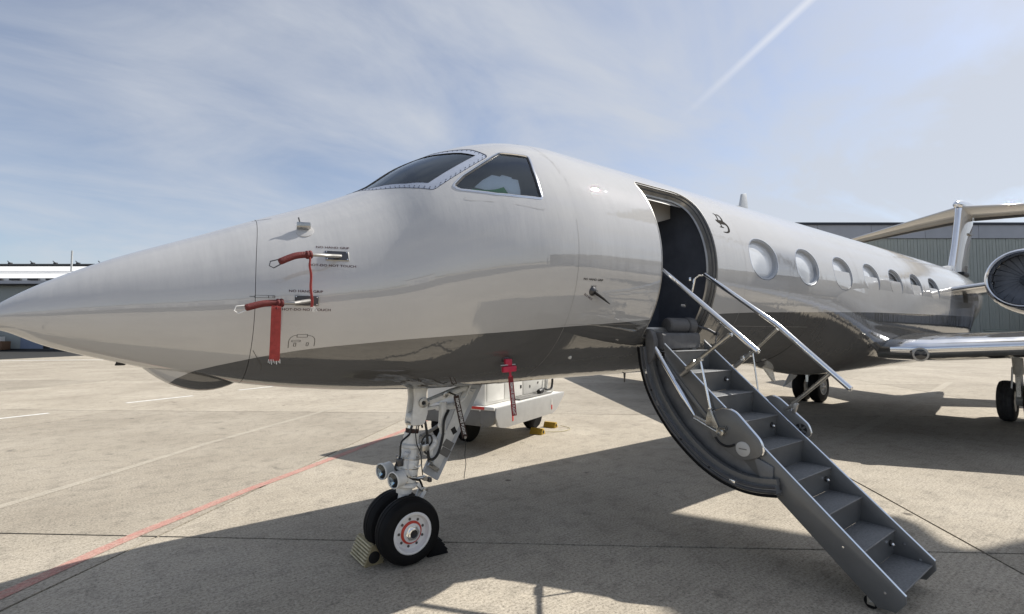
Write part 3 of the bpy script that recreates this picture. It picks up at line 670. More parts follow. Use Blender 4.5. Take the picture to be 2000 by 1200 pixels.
# ------------------------------------------------------------------ wings, fairing, engines, tail
def airfoil(n=18, tk=.115):
    xs = [.5*(1-math.cos(PI*i/n)) for i in range(n+1)]; yt = [5*tk*(.2969*math.sqrt(x)-.126*x-.3516*x*x+.2843*x**3-.1036*x**4) for x in xs]; return xs, yt
def wing_rings(stations, lo, hi, tk, n=18, out=0.):
    xs, yt = airfoil(n, tk); up = [(x, y) for x, y in zip(xs, yt) if lo-1e-9 <= x <= hi+1e-9]; ring2 = [(x, y+out) for x, y in up[::-1]]+[(x, -y*.85-out) for x, y in (up[1:] if lo == 0 else up)]
    return [[(xl-out*(1 if x < .05 else 0)+x*c, yy, z+y*c*k) for x, y in ring2] for (xl, yy, z, c, k) in stations]
def wing(s):
    st = [(8.75, s*.6, 1.64, 6.2, .72), (8.45, s*1.22, 1.66, 6.6, .72), (8.32+.695*.4, s*1.7, 1.66, 6.5, .72), (11.6, s*6.0, 1.93, 4.3, .8), (15.55, s*11.7, 2.28, 2.25, .85), (16.1, s*12.5, 2.36, 1.9, .8)]
    g = MB(); g.loft(wing_rings(st, .03, 1, .12)); w = g.build('wing', 'jet_dark', jet)
    g = MB(); g.loft(wing_rings(st[1:] if 0 else st, 0, .05, .12, 40, .004)); le = g.build('leading_edge', 'polished', w)
    g = MB(); g.loft([[(16.2+.5*t*1.9+x*1.7*(1-.45*t), s*(12.5+.55*t), 2.36+1.5*t+y*.0) if False else (16.2+1.9*t*.9+x*(1.7-.8*t), s*(12.5+.45*t)+y*(1.6-.8*t), 2.36+1.45*t) for x, y in [(.0, 0), (.25, .05), (.6, .04), (1, 0), (.6, -.04), (.25, -.05)]] for t in (0, .3, 1)]); g.build('winglet', 'jet_light', w)
    p = (8.22+.05, s*1.62, 1.60)
    g = MB(); g.lathe([(.115, -.02), (.115, .012), (.095, .014)], (8.50, s*1.62, 1.585), (-.86, .5*s, 0), 24); li = g.build('landing_light', 'frame_metal', w)
    g = MB(); g.lathe([(.094, .0), (.085, .018), (.0, .024)], (8.50, s*1.62, 1.585), (-.86, .5*s, 0), 24); g.build('lamp_lens', 'dark_glass', li)
    return w
wing(1); wing(-1)
g = MB(); rings = []
def smooth(a, b, x): x = min(1, max(0, (x-a)/(b-a))); return x*x*(3-2*x)
for x in [5.7+.28*k for k in range(40)]:
    k = smooth(5.7, 7.9, x)*(1-smooth(14.2, 16.6, x)); ring = []
    for j in range(49):
        th = .44*PI+1.12*PI*j/48; f = smooth(.0, .30, min(th-.44*PI, 1.56*PI-th)/PI); p = S(np.array(x), np.array(th)); r_ = -.012*(1-f)
        ring.append((x, float(p[1])*(1+r_)+math.copysign(.16*k*f*abs(math.sin(th))**.5, float(p[1])) if abs(math.sin(th)) > .02 else float(p[1]), 2.6478+(float(p[2])-2.6478)*(1+r_)-.27*k*f*max(0, -math.cos(th))**.35-.004*f))
    rings.append(ring)
g.loft(rings, False, False); g.build('wing_fairing', 'jet_paint', jet, recalc=False, sharp=80)
def engine(s):
    c = (12.65, s*2.37, 3.06); ax = (1, 0, -.02)
    g = MB(); g.lathe([(.620, .09), (.675, .4), (.71, 1.1), (.70, 2.2), (.60, 3.2), (.47, 4.0), (.40, 4.2), (.38, 4.15), (.30, 3.6)], c, ax, 56, False); e = g.build('engine', 'jet_light', jet)
    g = MB(); g.lathe([(.565, .55), (.520, .28), (.520, .14), (.534, .06), (.553, .015), (.575, 0), (.597, .018), (.615, .07), (.624, .12)], c, ax, 56, False); g.build('inlet_lip', 'polished', e)
    g = MB(); g.lathe([(.0, .515), (.54, .50), (.55, .70)], c, ax, 40); g.build('fan_disc', 'fan_grey', e)
    g = MB(); g.lathe([(.001, .28), (.06, .34), (.12, .46), (.15, .58), (.15, .60)], c, ax, 24); g.build('spinner', 'fan_grey', e)
    b0 = None
    for k in range(24):
        w = 2*PI*k/24; cw, sw_ = math.cos(w), math.sin(w); g = MB(); vv = []
        for r, da, dx in ((.14, -.16, .50), (.14, .16, .58), (.36, .13, .60), (.36, -.05, .50), (.565, .10, .60), (.565, .0, .47)):
            a_ = w+da*(1.0); vv.append((c[0]+dx, c[1]+r*math.cos(a_), c[2]+r*math.sin(a_)))
        g.add(vv, [(0, 1, 2, 3), (3, 2, 4, 5)]); g.build('fan_blade', 'fan_grey', e, recalc=False)
    g = MB(); g.loft(wing_rings([(12.95, s*1.0, 2.92, 3.4, .5), (13.0, s*1.85, 3.02, 3.2, .5)], 0, 1, .11)); py = g.build('engine_pylon', 'jet_light', e)
    g = MB(); g.loft(wing_rings([(12.95, s*1.0, 2.92, 3.4, .5), (13.0, s*1.85, 3.02, 3.2, .5)], 0, .06, .11, 40, .005)); g.build('pylon_leading_edge', 'polished', e)
engine(1); engine(-1)
# fin with polished leading edge, bullet fairing, tailplane
def fin_rings(lo, hi, n=16, out=0.):
    xs, yt = airfoil(n, .115); up = [(x, y) for x, y in zip(xs, yt) if lo-1e-9 <= x <= hi+1e-9]; r2 = [(x, y+out) for x, y in up[::-1]]+[(x, -y-out) for x, y in (up[1:] if lo == 0 else up)]
    return [[(xl-out*(1 if x < .05 else 0)+x*c, y*c*1.0, z) for x, y in r2] for xl, z, c in ((18.1, 3.45, 3.1), (18.75, 4.05, 2.35), (19.3, 4.8, 2.2), (19.85, 5.75, 2.25), (20.0, 6.1, 2.3))]
g = MB(); g.loft(fin_rings(.05, 1)); fin = g.build('tail_fin', 'jet_light', jet)
g = MB(); g.loft(fin_rings(0, .08, 40, .006)); g.build('leading_edge', 'polished', fin)
g = MB(); g.lathe([(.0, 0), (.07, .04), (.12, .16), (.17, .6), (.19, 1.3), (.16, 2.4), (.09, 3.4), (0, 4.0)], (19.85, 0, 6.22), (1, 0, .05), 24); g.build('bullet_fairing', 'polished', fin)
g = MB(); g.prism([(16.9, 3.72), (18.0, 3.98), (18.7, 4.08), (19.2, 3.7)], lambda a, b, t: (a, t, b), -.10, .10); g.build('dorsal_fillet', 'jet_light', fin, bevel=.04)
g = MB(); g.box(18.9, 19.6, .12, .30, 3.72, 3.86); g.build('dorsal_inlet', 'black', fin, bevel=.03)
g = MB(); g.prism([(20.6, 5.28), (21.0, 5.36), (21.5, 5.33), (21.0, 5.26)], lambda a, b, t: (a, t, b), .06, .16); g.build('fin_vent', 'dark_steel', fin)
for s in (1, -1):
    st = [(20.1, s*.02, 6.13, 3.1, .8), (21.9, s*2.0, 6.16, 2.3, .8), (24.3, s*4.6, 6.20, 1.5, .8)]
    g = MB(); g.loft(wing_rings(st, 0, 1, .10)); tp = g.build('tailplane', 'jet_light', jet)
    g = MB(); g.loft([[(x+.0*k, yy, z) for x, z in ((xl+.72*c-.03, zz_-.052*c), (xl+.72*c+.03, zz_-.052*c), (xl+.72*c+.03, zz_-.02*c), (xl+.72*c-.03, zz_-.02*c))] for (xl, yy, zz_, c, k) in st]); g.build('elevator_gap', 'dark_steel', tp)
# black heat-exchanger slot on the rear fuselage
ch = chart_z([(14.05, 3.0), (14.55, 3.0), (14.35, 2.55), (13.75, 2.20), (13.45, 2.20), (13.85, 2.6)]); patch(round_poly(ch, .05), .003, 'exhaust_slot', 'black', jet, .12)

# ------------------------------------------------------------------ nose gear
def wheel(parent, c, r, w, side, rimr, tyre='rubber', holes=9, red=True):
    c = Vector(c); ax = (0, side, 0); h = w/2
    prof_ = [(rimr, -h*.92), (rimr+.02, -h*1.0), (r*.80, -h*1.02), (r*.93, -h*.86), (r*.985, -h*.55), (r, -h*.28), (r-.006, -h*.25), (r-.006, -h*.20), (r, -h*.17), (r+.001, 0), (r, h*.17), (r-.006, h*.20), (r-.006, h*.25), (r, h*.28), (r*.985, h*.55), (r*.93, h*.86), (r*.80, h*1.02), (rimr+.02, h*1.0), (rimr, h*.92)]
    g = MB(); g.lathe(prof_, c, ax, 56, False); g.build('tyre', tyre, parent)
    g = MB(); g.lathe([(.02, -h*.5), (rimr, -h*.9), (rimr+.004, -h*.9), (rimr+.004, h*.95), (rimr-.004, h*1.0), (rimr-.018, h*.98), (rimr-.024, h*.72), (rimr*.80, h*.58), (rimr*.52, h*.62), (rimr*.48, h*.78), (.03, h*.80)], c, ax, 48); g.build('rim', 'rim_white', parent)
    for k in range(holes):
        a = 2*PI*k/holes+.3; p = c+Vector((math.cos(a)*rimr*.66, side*h*.60, math.sin(a)*rimr*.66)); g = MB(); g.lathe([(rimr*.068, -.003), (rimr*.068, .004), (0, .0045)], p, ax, 10); g.build('rim_hole', 'dark_steel', parent)
    if red:
        g = MB(); n = 40; rings = [[tuple(c+Vector((math.cos(2*PI*k/n)*rr, side*hh, math.sin(2*PI*k/n)*rr))) for k in range(n)] for rr, hh in ((rimr*.46, h*.80), (rimr*.46, h*.81), (rimr*.565, h*.66), (rimr*.565, h*.64))]; g.loft(rings, True, False); g.build('red_band', 'rim_red', parent)
    g = MB(); g.lathe([(rimr*.40, h*.78), (rimr*.38, h*.92), (rimr*.30, h*.95)], c, ax, 6); g.lathe([(rimr*.27, h*.8), (rimr*.27, h*1.12), (rimr*.20, h*1.14), (rimr*.18, h*.95), (.0, h*.95)], c, ax, 20); g.build('hub_nut', 'chrome', parent)
    g = MB(); g.lathe([(rimr*.18, h*.96), (0, h*.97)], c, ax, 16); g.build('hub_bore', 'black', parent)
# main strut, slightly raked
B0, T0 = Vector((.0, 0, .27)), Vector((.175, 0, 1.50)); ud = (T0-B0).normalized()
def sp(z, dx=0, dy=0): t = (z-B0.z)/(T0.z-B0.z); q = B0.lerp(T0, t); return Vector((q.x+dx, dy, z))
g = MB(); g.lathe([(.046, 0), (.046, .30)], sp(.30), ud, 20); g.lathe([(.066, 0), (.070, .02), (.070, .05), (.055, .06)], sp(.55), ud, 20)
g.lathe([(.092, 0), (.102, .012), (.102, .03), (.085, .04)], sp(.60), ud, 24); g.lathe([(.084, .0), (.094, .02), (.098, .05), (.098, .19), (.086, .215), (.076, .24), (.074, .29), (.092, .295), (.092, .315), (.070, .33), (.066, .42)], sp(.645), ud, 28)
ng = g.build('nose_gear', 'gear_white', jet)
g = MB(); g.lathe([(.058, 0), (.058, .16)], sp(.97), ud, 20); g.build('oleo_cylinder', 'chrome', ng)
g = MB(); g.lathe([(.0595, .045), (.0595, .115)], sp(.985), ud, 20); g.build('data_plate', 'brown_tag', ng)
g = MB(); g.lathe([(.064, 0), (.066, .015), (.055, .02)], sp(1.125), ud, 20); g.build('collar', 'steel', ng)
g = MB()
for sy in (-1, 1): g.prism(round_poly([(.07, 1.13), (.20, 1.13), (.235, 1.24), (.215, 1.40), (.25, 1.50), (.09, 1.50), (.105, 1.36), (.085, 1.22)], .03), lambda a, b, t: (a, t, b), sy*.045, sy*.075)
g.box(.105, .20, -.05, .05, 1.14, 1.17); g.lathe([(.050, 0), (.050, .10)], (.12, -.05, 1.19), (0, 1, 0), 20); yk = g.build('trunnion_yoke', 'gear_white', ng, bevel=.008)
g = MB(); g.lathe([(.042, 0), (.042, .02), (.022, .022), (.022, .01)], (.178, .075, 1.325), (0, 1, 0), 22); g.build('trunnion_pin', 'steel', ng)
g = MB(); g.lathe([(.018, 0), (.018, .004), (0, .0045)], (.178, .087, 1.325), (0, 1, 0), 16); g.build('pin_bore', 'black', ng)
for sy in (-1, 1): wheel(ng, (.02, sy*.128, .274), .274, .205, sy, .168)
g = MB(); g.tube([(0, -.20, .272), (0, .20, .272)], .035, 16); g.build('axle', 'steel', ng)
# torque links behind the strut
g = MB()
for a, b in (((.145, .62), (.225, .545)), ((.225, .545), (.115, .37))):
    for sy in (-.045, .045):
        va_, vb_ = Vector((a[0], sy, a[1])), Vector((b[0], sy*.45, b[1])); d = (vb_-va_)/2; n = Vector((-d.z, 0, d.x)).normalized()*.016; g.obox((va_+vb_)/2, d, (0, .011, 0), n)
g.build('torque_link', 'gear_white', ng, bevel=.004)
g = MB(); g.lathe([(.024, -.03), (.024, .05), (.013, .052), (.013, .045)], (.225, 0, .545), (0, 1, 0), 16); g.build('link_pin', 'steel', ng)
g = MB(); g.tube([(.11, .03, .66), (.19, .05, .665), (.215, .05, .655)], .015, 8); g.lathe([(.022, -.02), (.022, .02)], (.215, .05, .655), (0, 1, 0), 12); g.build('tow_fitting', 'steel', ng)
# landing lamps
for p in ((-.095, .105, .705), (-.125, -.075, .745)):
    d = Vector((-.95, .28, -.04)).normalized(); q = Vector(p); g = MB(); g.lathe([(.028, -.11), (.065, -.08), (.065, -.012), (.072, .0), (.072, .017), (.064, .021), (.061, .010)], q, d, 28, False); la = g.build('landing_lamp', 'gear_white', ng)
    g = MB(); g.lathe([(.060, .004), (.035, -.03), (0, -.042)], q, d, 24); g.build('lamp_reflector', 'chrome', la)
    g = MB(); g.lathe([(.0615, .012), (.035, .019), (0, .022)], q, d, 24); g.build('lamp_lens', 'lamp_glass', la)
    g = MB(); g.tube([q-d*.07, sp(.69)], .016, 8); g.build('lamp_bracket', 'gear_white', la)
# hoses, rings and clutter
def hose(pts, r=.009, m='hose', name='hose', parent=None):
    P_ = [Vector(p) for p in pts]; out = []
    for i in range(len(P_)-1):
        p0, p1, p2, p3 = P_[max(0, i-1)], P_[i], P_[i+1], P_[min(len(P_)-1, i+2)]
        for k in range(6):
            t = k/6; out.append(.5*((2*p1)+(p2-p0)*t+(2*p0-5*p1+4*p2-p3)*t*t+(3*p1-p0-3*p2+p3)*t**3))
    out.append(P_[-1]); g = MB(); g.tube(out, r, 8); return g.build(name, m, parent or ng)
hose([(.20, .03, 1.10), (.155, .06, 1.165), (.085, .055, 1.13), (.065, .05, 1.06), (-.01, .05, 1.00), (-.02, .05, .90), (-.03, .05, .86)])
hose([(-.03, .05, .86), (-.07, .06, .79), (-.01, .075, .74), (.06, .09, .69), (.12, .08, .665), (.17, .05, .64), (.20, .04, .58)], .010)
hose([(.02, .06, .83), (.02, .065, .77), (-.01, .075, .74)], .006)
hose([(.215, .04, 1.18), (.235, .05, 1.05), (.245, .05, .93), (.25, .06, .83)], .012)
hose([(.47, .03, 1.23), (.41, .05, 1.14), (.39, .06, 1.00), (.345, .06, .86), (.285, .06, .81), (.24, .05, .84)], .013)
hose([(.245, .05, .90), (.20, .06, .93), (.18, .06, .98), (.22, .06, 1.03), (.27, .06, 1.02), (.28, .06, .97), (.245, .06, .93)], .008)
hose([(.20, .06, .98), (.20, .07, .90), (.235, .07, .86), (.24, .07, .80)], .009)
hose([(.08, .085, .83), (.085, .105, .80), (.115, .11, .78), (.15, .11, .80), (.155, .10, .84), (.14, .10, .88)], .006, 'gear_white', 'lift_ring')
for bx in ((-.055, .0, .03, .075, .80, .865), (.24, .27, .03, .09, .62, .66)): g = MB(); g.box(*bx); g.build('cable_connector', 'dark_steel', ng, bevel=.006)
g = MB()
for k in range(10):
    a = 2*PI*k/10; q = sp(.665 if k % 2 else .862); g.lathe([(.009, 0), (.009, .014), (0, .016)], q+Vector((math.cos(a)*.097, math.sin(a)*.097, 0)), (math.cos(a), math.sin(a), 0), 6)
g.build('bolt', 'steel', ng)
for z_ in (.70, .76, .84, .93): g = MB(); g.lathe([(.100, 0), (.1005, .004), (.100, .008)] if z_ < .86 else [(.079, 0), (.0795, .004), (.079, .008)], sp(z_), ud, 28, False); g.build('strut_band', 'steel', ng)
hose([(.10, .09, 1.10), (.11, .10, .98), (.14, .115, .90), (.15, .115, .80), (.17, .10, .70)], .005)
hose([(.06, .085, .92), (.03, .105, .84), (.03, .11, .76), (.07, .11, .70)], .005, 'gear_grey')
g = MB(); g.obox(sp(.80, -.02, .098), (.026, .004, 0), (0, .002, 0), (0, 0, .018)); g.build('strut_placard', 'white_print', ng)
g = MB(); g.box(.17, .24, .02, .09, .90, .96); g.build('valve_block', 'steel', ng, bevel=.008)
g = MB(); g.lathe([(.022, 0), (.022, .06), (.014, .07)], (.03, .085, .90), (-.5, .6, .2), 14); g.build('charge_valve', 'gear_grey', ng)
# steering actuator and drag brace
g = MB(); g.lathe([(.045, 0), (.05, .02), (.05, .12), (.03, .14)], (.23, -.02, .93), (.75, .1, .2), 18); g.lathe([(.03, 0), (.03, .1)], (.25, .03, .88), (.7, 0, .6), 14); g.box(.24, .30, -.03, .05, .84, .90); g.build('steering_actuator', 'gear_white', ng, bevel=.008)
g = MB(); g.tube([(.20, 0, 1.30), (.50, 0, 1.385), (.70, 0, 1.43)], [.030, .034, .03], 12); g.obox((.36, .0, 1.34), (.15, 0, .042), (0, .042, 0), (-.006, 0, .022)); g.build('drag_brace', 'gear_white', ng, bevel=.006)
for x, z in ((.235, 1.31), (.425, 1.375)):
    g = MB(); g.lathe([(.026, 0), (.026, .01), (.013, .012), (.013, .006)], (x, .044, z), (0, 1, 0), 16); g.build('brace_pin', 'steel', ng)
g = MB(); g.obox((.42, .0, 1.19), (.026, 0, 0), (0, .026, 0), (.006, 0, .115)); g.lathe([(.03, -.03), (.03, .03)], (.415, 0, 1.09), (0, 1, 0), 16); g.tube([(.415, 0, 1.09), (.43, 0, 1.02)], .03, 10); g.build('downlock_link', 'gear_white', ng, bevel=.005)
g = MB(); g.tube([(.26, -.03, 1.25), (.62, -.05, 1.27)], .017, 8); g.obox((.50, -.04, 1.245), (.12, 0, .0), (0, .02, 0), (0, 0, .02)); g.tube([(.60, .03, 1.43), (.78, -.05, 1.36)], .018, 8); g.tube([(.70, .05, 1.46), (.66, .02, 1.33), (.56, 0, 1.25)], .012, 8); g.build('actuator_rod', 'gear_white', ng, bevel=.003)
# long gear door hanging on the far side
q4 = [(.70, 1.40), (1.02, 1.46), (.49, .525), (.335, .635)]
g = MB(); g.prism(round_poly([(.76, 1.46), (1.03, 1.46), (.49, .525), (.33, .635)], .02, 3), lambda a, b, t: (a, t, b), -.225, -.20); gd = g.build('nose_gear_door', 'gear_grey', ng, bevel=.005)
g = MB(); g.prism(inset([(.76, 1.40), (.96, 1.40), (.50, .60), (.385, .665)], .02), lambda a, b, t: (a, t, b), -.20, -.188); g.build('door_inner_skin', 'gear_white', gd, bevel=.006)
for z0, w_, m in ((.86, .060, 'cart_grey'), (.79, .06, 'cart_grey'), (.985, .02, 'black')):
    x = .36+(z0-.56)*.50+.03; g = MB(); g.obox((x+.055, -.186, z0), (w_*.75, 0, -.028), (0, .002, 0), (.022, 0, .030 if w_ > .03 else .012)); g.build('door_placard', m, gd)
g = MB(); g.tube([(.27, .02, .80), (.36, -.08, .735), (.43, -.19, .68)], .011, 8); g.obox((.43, -.18, .67), (.05, 0, -.04), (0, .012, 0), (.012, 0, .015)); g.build('door_link', 'steel', ng)

# ------------------------------------------------------------------ main gear
def main_gear(s):
    x0, y0 = 13.55, s*2.12; g = MB(); g.tube([(x0-.25, y0, 1.75), (x0-.1, y0, 1.05)], [.10, .09], 16); g.tube([(x0-.1, y0, 1.1), (x0, y0, .46)], .065, 16); g.lathe([(.13, -.06), (.13, .06)], (x0-.02, y0, .48), (0, 1, 0), 18); mg_ = g.build('main_gear', 'gear_white', jet)
    for d in (-.21, .21): wheel(mg_, (x0, y0+d, .445), .445, .27, 1 if d > 0 else -1, .225, 'rubber_grey' if s > 0 else 'rubber', 8, False)
    g = MB(); g.obox((x0-.16, y0, .78), (.02, 0, .22), (0, .035, 0), (.05, 0, 0)); g.tube([(x0-.2, y0-s*.08, 1.2), (x0-.28, y0-s*.1, .75), (x0-.1, y0-s*.1, .5)], .018, 8); g.build('gear_link', 'steel', mg_)
    pts = [(9.55, .80), (9.75, .92), (10.55, 1.18), (10.0, 1.30), (9.62, 1.10)]
    dd = 2.85 if s > 0 else -1.0
    if s < 0: g = MB(); g.prism([(9.42, .77), (9.95, .93), (10.5, 1.22), (10.0, 1.26)], lambda a, b, t: (a, t, b), -1.02, -.98); g.build('main_gear_door', 'gear_grey', mg_, bevel=.008)
    else: g = MB(); g.prism([(13.2, 1.02), (13.9, 1.0), (14.0, 1.6), (13.1, 1.6)], lambda a, b, t: (a, t, b), 2.50, 2.54); g.build('main_gear_door', 'gear_grey', mg_, bevel=.008)
main_gear(1); main_gear(-1)

# ------------------------------------------------------------------ airstair door
XF, XA = 2.30, 2.97
shell = [(.865, 1.80), (.872, 1.74), (.896, 1.587), (.974, 1.364), (1.102, 1.155), (1.27, .961), (1.481, .79), (1.677, .686), (1.862, .636), (2.035, .630), (2.20, .655)]
def spline(pts, n=5):
    P_ = [Vector(p) for p in pts]; out = []
    for i in range(len(P_)-1):
        p0, p1, p2, p3 = P_[max(0, i-1)], P_[i], P_[i+1], P_[min(len(P_)-1, i+2)]
        for k in range(n):
            t = k/n; out.append(.5*((2*p1)+(p2-p0)*t+(2*p0-5*p1+4*p2-p3)*t*t+(3*p1-p0-3*p2+p3)*t**3))
    return out+[P_[-1]]
arcp = spline(shell)
def off_arc(d):
    o = []
    for i, p in enumerate(arcp):
        t = (arcp[min(i+1, len(arcp)-1)]-arcp[max(0, i-1)]).normalized(); o.append(p+Vector((-t.y, t.x))*d)
    return o
def shell_part(name, x0, x1, d0, d1, m, parent):
    a, b = off_arc(d0), off_arc(d1); g = MB(); n = len(a)
    rings = [[(x0, a[i].x, a[i].y), (x1, a[i].x, a[i].y), (x1, b[i].x, b[i].y), (x0, b[i].x, b[i].y)] for i in range(n)]; g.loft(rings); return g.build(name, m, parent)
stair = shell_part('airstair', 2.17, 3.08, .0, .020, 'jet_dark', jet)
shell_part('door_edge_rail', 2.175, 2.245, .020, .075, 'door_pan', stair); shell_part('door_edge_rail', 3.005, 3.075, .020, .075, 'door_pan', stair)
shell_part('door_inner_pan', 2.245, 3.005, .021, .035, 'door_pan', stair)
shell_part('door_inner_step', 2.215, 2.262, .075, .125, 'stair_grey', stair)
for x, d, r in ((2.172, .004, .013), (2.170, .034, .012), (2.176, .066, .010)):
    g = MB(); g.tube([(x, p.x, p.y) for p in off_arc(d)], r, 8); g.build('door_seal', 'rubber' if d < .02 else 'seal', stair)
for p, m in ((.22, 'chrome'), (.36, 'chock_cream'), (.78, 'chrome')):
    i = int(p*len(arcp)); a = off_arc(.050)[i]; b = off_arc(.050)[i+1]; t = (b-a).normalized(); g = MB(); g.obox((2.171, a.x, a.y), (.006, 0, 0), (0, t.x*.026, t.y*.026), (0, -t.y*.015, t.x*.015)); g.build('latch_plate', 'chrome' if m == 'chrome' else 'nosing', stair, bevel=.004)
for p in (.30, .52, .66):
    i = int(p*len(arcp)); a = off_arc(.048)[i]; g = MB(); g.lathe([(.010, 0), (.010, .006), (0, .007)], (2.172, a.x, a.y), (-1, 0, 0), 12); g.build('latch_bolt', 'black', stair)
TY = lambda i: 1.180+.2235*i
TZ = lambda i: 1.765-.1972*i
# web plates between shell and stringer
g = MB(); a = off_arc(.075); poly = [(p.x, p.y) for p in a[6:48]]+[(2.02, .93), (1.62, 1.10), (1.25, 1.55), (1.10, 1.70)]; g.prism(poly, lambda y, z, t: (t, y, z), 2.30, 2.312); g.build('door_web', 'door_pan', stair)
g = MB(); g.prism([(1.10, 1.66), (1.14, 1.66), (1.62, 1.13), (1.60, 1.09)], lambda y, z, t: (t, y, z), 2.262, 2.30); g.build('web_stiffener', 'stair_grey', stair, bevel=.004)
g = MB(); g.prism([(1.98, .92), (2.14, .86), (2.13, .66), (2.06, .64)], lambda y, z, t: (t, y, z), 2.25, 2.29); g.build('hinge_bracket', 'door_pan', stair, bevel=.005)
# stringers with a bright edge
for x0, x1, up in ((2.272, 2.30, .0), (2.97, 2.998, .048)):
    top0, top1 = (1.10, 1.835+up*.6), (2.985, .17+up); poly = [top0, top1, (2.985, .12), (2.93, .045), (2.82, .035), (2.10, .665), (1.12, 1.555)]
    if up: poly = [top0, top1, (2.99, .15), (2.93, .06), (2.82, .045), (2.10, .68), (1.12, 1.56)]
    g = MB(); g.prism(poly, lambda y, z, t: (t, y, z), x0, x1); sg_ = g.build('stringer', 'stair_grey', stair, bevel=.003)
    g = MB(); g.tube([((x0+x1)/2, top0[0], top0[1]+.003), ((x0+x1)/2, top1[0], top1[1]+.003)], .0075, 8); g.build('stringer_edge', 'chrome', stair)
for i in range(9):
    y, z = TY(i), TZ(i); b = y-.245 if i else 1.0
    g = MB(); g.box(XF, XA, b, y, z-.012, z); g.build('step', 'tread', stair, bevel=.002)
    g = MB(); g.tube([(XF+.003, y, z-.004), (XA-.003, y, z-.004)], .0055, 8); g.build('nosing', 'nosing', stair)
    if i < 8: g = MB(); g.prism([(y-.014, z-.012), (y-.004, z-.012), (y-.022, z-.197), (y-.032, z-.197)], lambda a, c, t: (t, a, c), XF, XA); g.build('riser', 'stair_grey', stair)
    if i in (1, 3, 5, 7):
        g = MB(); c = (XA-.10, y-.006, z-.085); g.lathe([(.024, 0), (.024, .004), (.018, .008)], c, (0, 1, 0), 16); lt = g.build('step_light', 'black', stair)
        g = MB(); g.lathe([(.013, .004), (.015, .012), (.012, .022), (.004, .028), (0, .029)], Vector(c)+Vector((.004, 0, -.006)), (0, 1, -.2), 14); g.build('light_dome', 'chrome', lt)
        g = MB(); g.lathe([(.005, 0), (.005, .004), (0, .006)], (XA-.035, y-.010, z-.15), (0, 1, 0), 8); g.build('step_stud', 'chrome', stair)
g = MB(); g.prism(round_poly([(.80, 1.78), (1.075, 1.78), (1.075, 1.925), (1.05, 1.945), (.80, 1.945)], .015, 4), lambda y, z, t: (t, y, z), 2.30, 2.95); g.build('threshold_pad', 'pad_grey', stair, bevel=.006)
g = MB(); g.prism(round_poly([(.93, 1.99), (1.0, 1.97), (1.04, 1.87), (1.03, 1.70), (.97, 1.62), (.93, 1.70)], .03, 5), lambda y, z, t: (t, y, z), 2.20, 2.275); g.build('hinge_cover', 'pad_grey', stair, bevel=.012)
g = MB(); g.box(2.45, 2.51, 2.68, 2.76, .085, .15)
# side plates
pf = round_poly([(1.605, 1.08), (1.615, 1.235), (1.72, 1.285), (1.835, 1.275), (2.06, 1.05), (2.075, .945), (1.99, .895), (1.885, .868), (1.76, .915), (1.635, 1.005)], .05, 5)
g = MB(); g.prism(pf, lambda y, z, t: (t, y, z), 2.225, 2.262); sp1 = g.build('side_plate', 'stair_grey', stair, bevel=.006)
g = MB(); g.tube([(2.243, y, z) for y, z in pf[8:34]], .011, 8); g.build('plate_edge', 'chrome', sp1)
g = MB(); g.lathe([(.062, 0), (.062, .004), (.058, .006), (0, .006)], (2.2255, 1.906, .966), (-1, 0, 0), 36); ds = g.build('maker_disc', 'cart_silver', sp1)
g = MB(); g.box(2.2185, 2.2195, 1.872, 1.940, .962, .971); g.build('disc_print', 'cart_grey', sp1)
g = MB(); g.tube([(2.222, y, z) for y, z in arc((1.76, 1.08), .115, 1.15*PI, 1.72*PI, 12)], .010, 8); g.build('slot_cover', 'black', sp1)
pa = round_poly([(1.70, 1.31), (1.80, 1.345), (1.86, 1.32), (2.11, 1.11), (2.13, 1.02), (2.08, .985)], .035, 5)
g = MB(); g.prism(pa, lambda y, z, t: (t, y, z), 3.0, 3.03); sp2 = g.build('side_plate', 'stair_grey', stair, bevel=.006)
g = MB(); g.tube([(3.015, y, z) for y, z in pa[2:26]], .009, 8); g.build('plate_edge', 'chrome', sp2)
g = MB(); g.lathe([(.052, 0), (.052, .006), (0, .007)], (2.999, 2.045, 1.062), (-1, 0, 0), 28); g.build('pulley_recess', 'black', sp2)
for k in range(3):
    a = .6+2*PI*k/3; g = MB(); g.obox((2.990, 2.045, 1.062), (.002, 0, 0), (0, .05*math.cos(a), .05*math.sin(a)), (0, -.008*math.sin(a), .008*math.cos(a))); g.build('pulley_spoke', 'stair_grey', sp2)
# hand rails
def rail(pts, r, name='handrail', m='chrome', parent=None, n=12): g = MB(); g.tube(pts, r, n); return g.build(name, m, parent or stair)
r1 = rail([(2.28, 1.075, 2.582), (2.28, 1.09, 2.570), (2.28, 2.024, 1.788), (2.28, 2.035, 1.779)], [.012, .025, .025, .012]); r2 = rail([(2.99, 1.10, 2.585), (2.99, 1.12, 2.568), (2.99, 1.867, 2.015), (2.99, 2.457, 1.466), (2.99, 2.468, 1.456)], [.012, .025, .025, .025, .012])
rail([(2.24, .895, 1.975), (2.24, .91, 1.95), (2.24, 1.34, 1.335), (2.24, 1.448, 1.182)], [.012, .026, .026, .012], 'door_link_bar')
rail([(2.24, 1.448, 1.182), (2.235, 1.72, 1.085)], .016, 'link_arm', 'steel'); rail([(2.225, 1.445, 1.165), (2.22, 1.70, 1.065)], .008, 'link_arm', 'chrome')
g = MB(); g.lathe([(.034, 0), (.034, .05), (.02, .055), (.02, .045)], (2.235, 1.722, 1.085), (-1, 0, 0), 20); g.tube([(2.20, 1.70, 1.10), (2.20, 1.77, 1.12)], .02, 10); g.build('link_pivot', 'steel', stair)
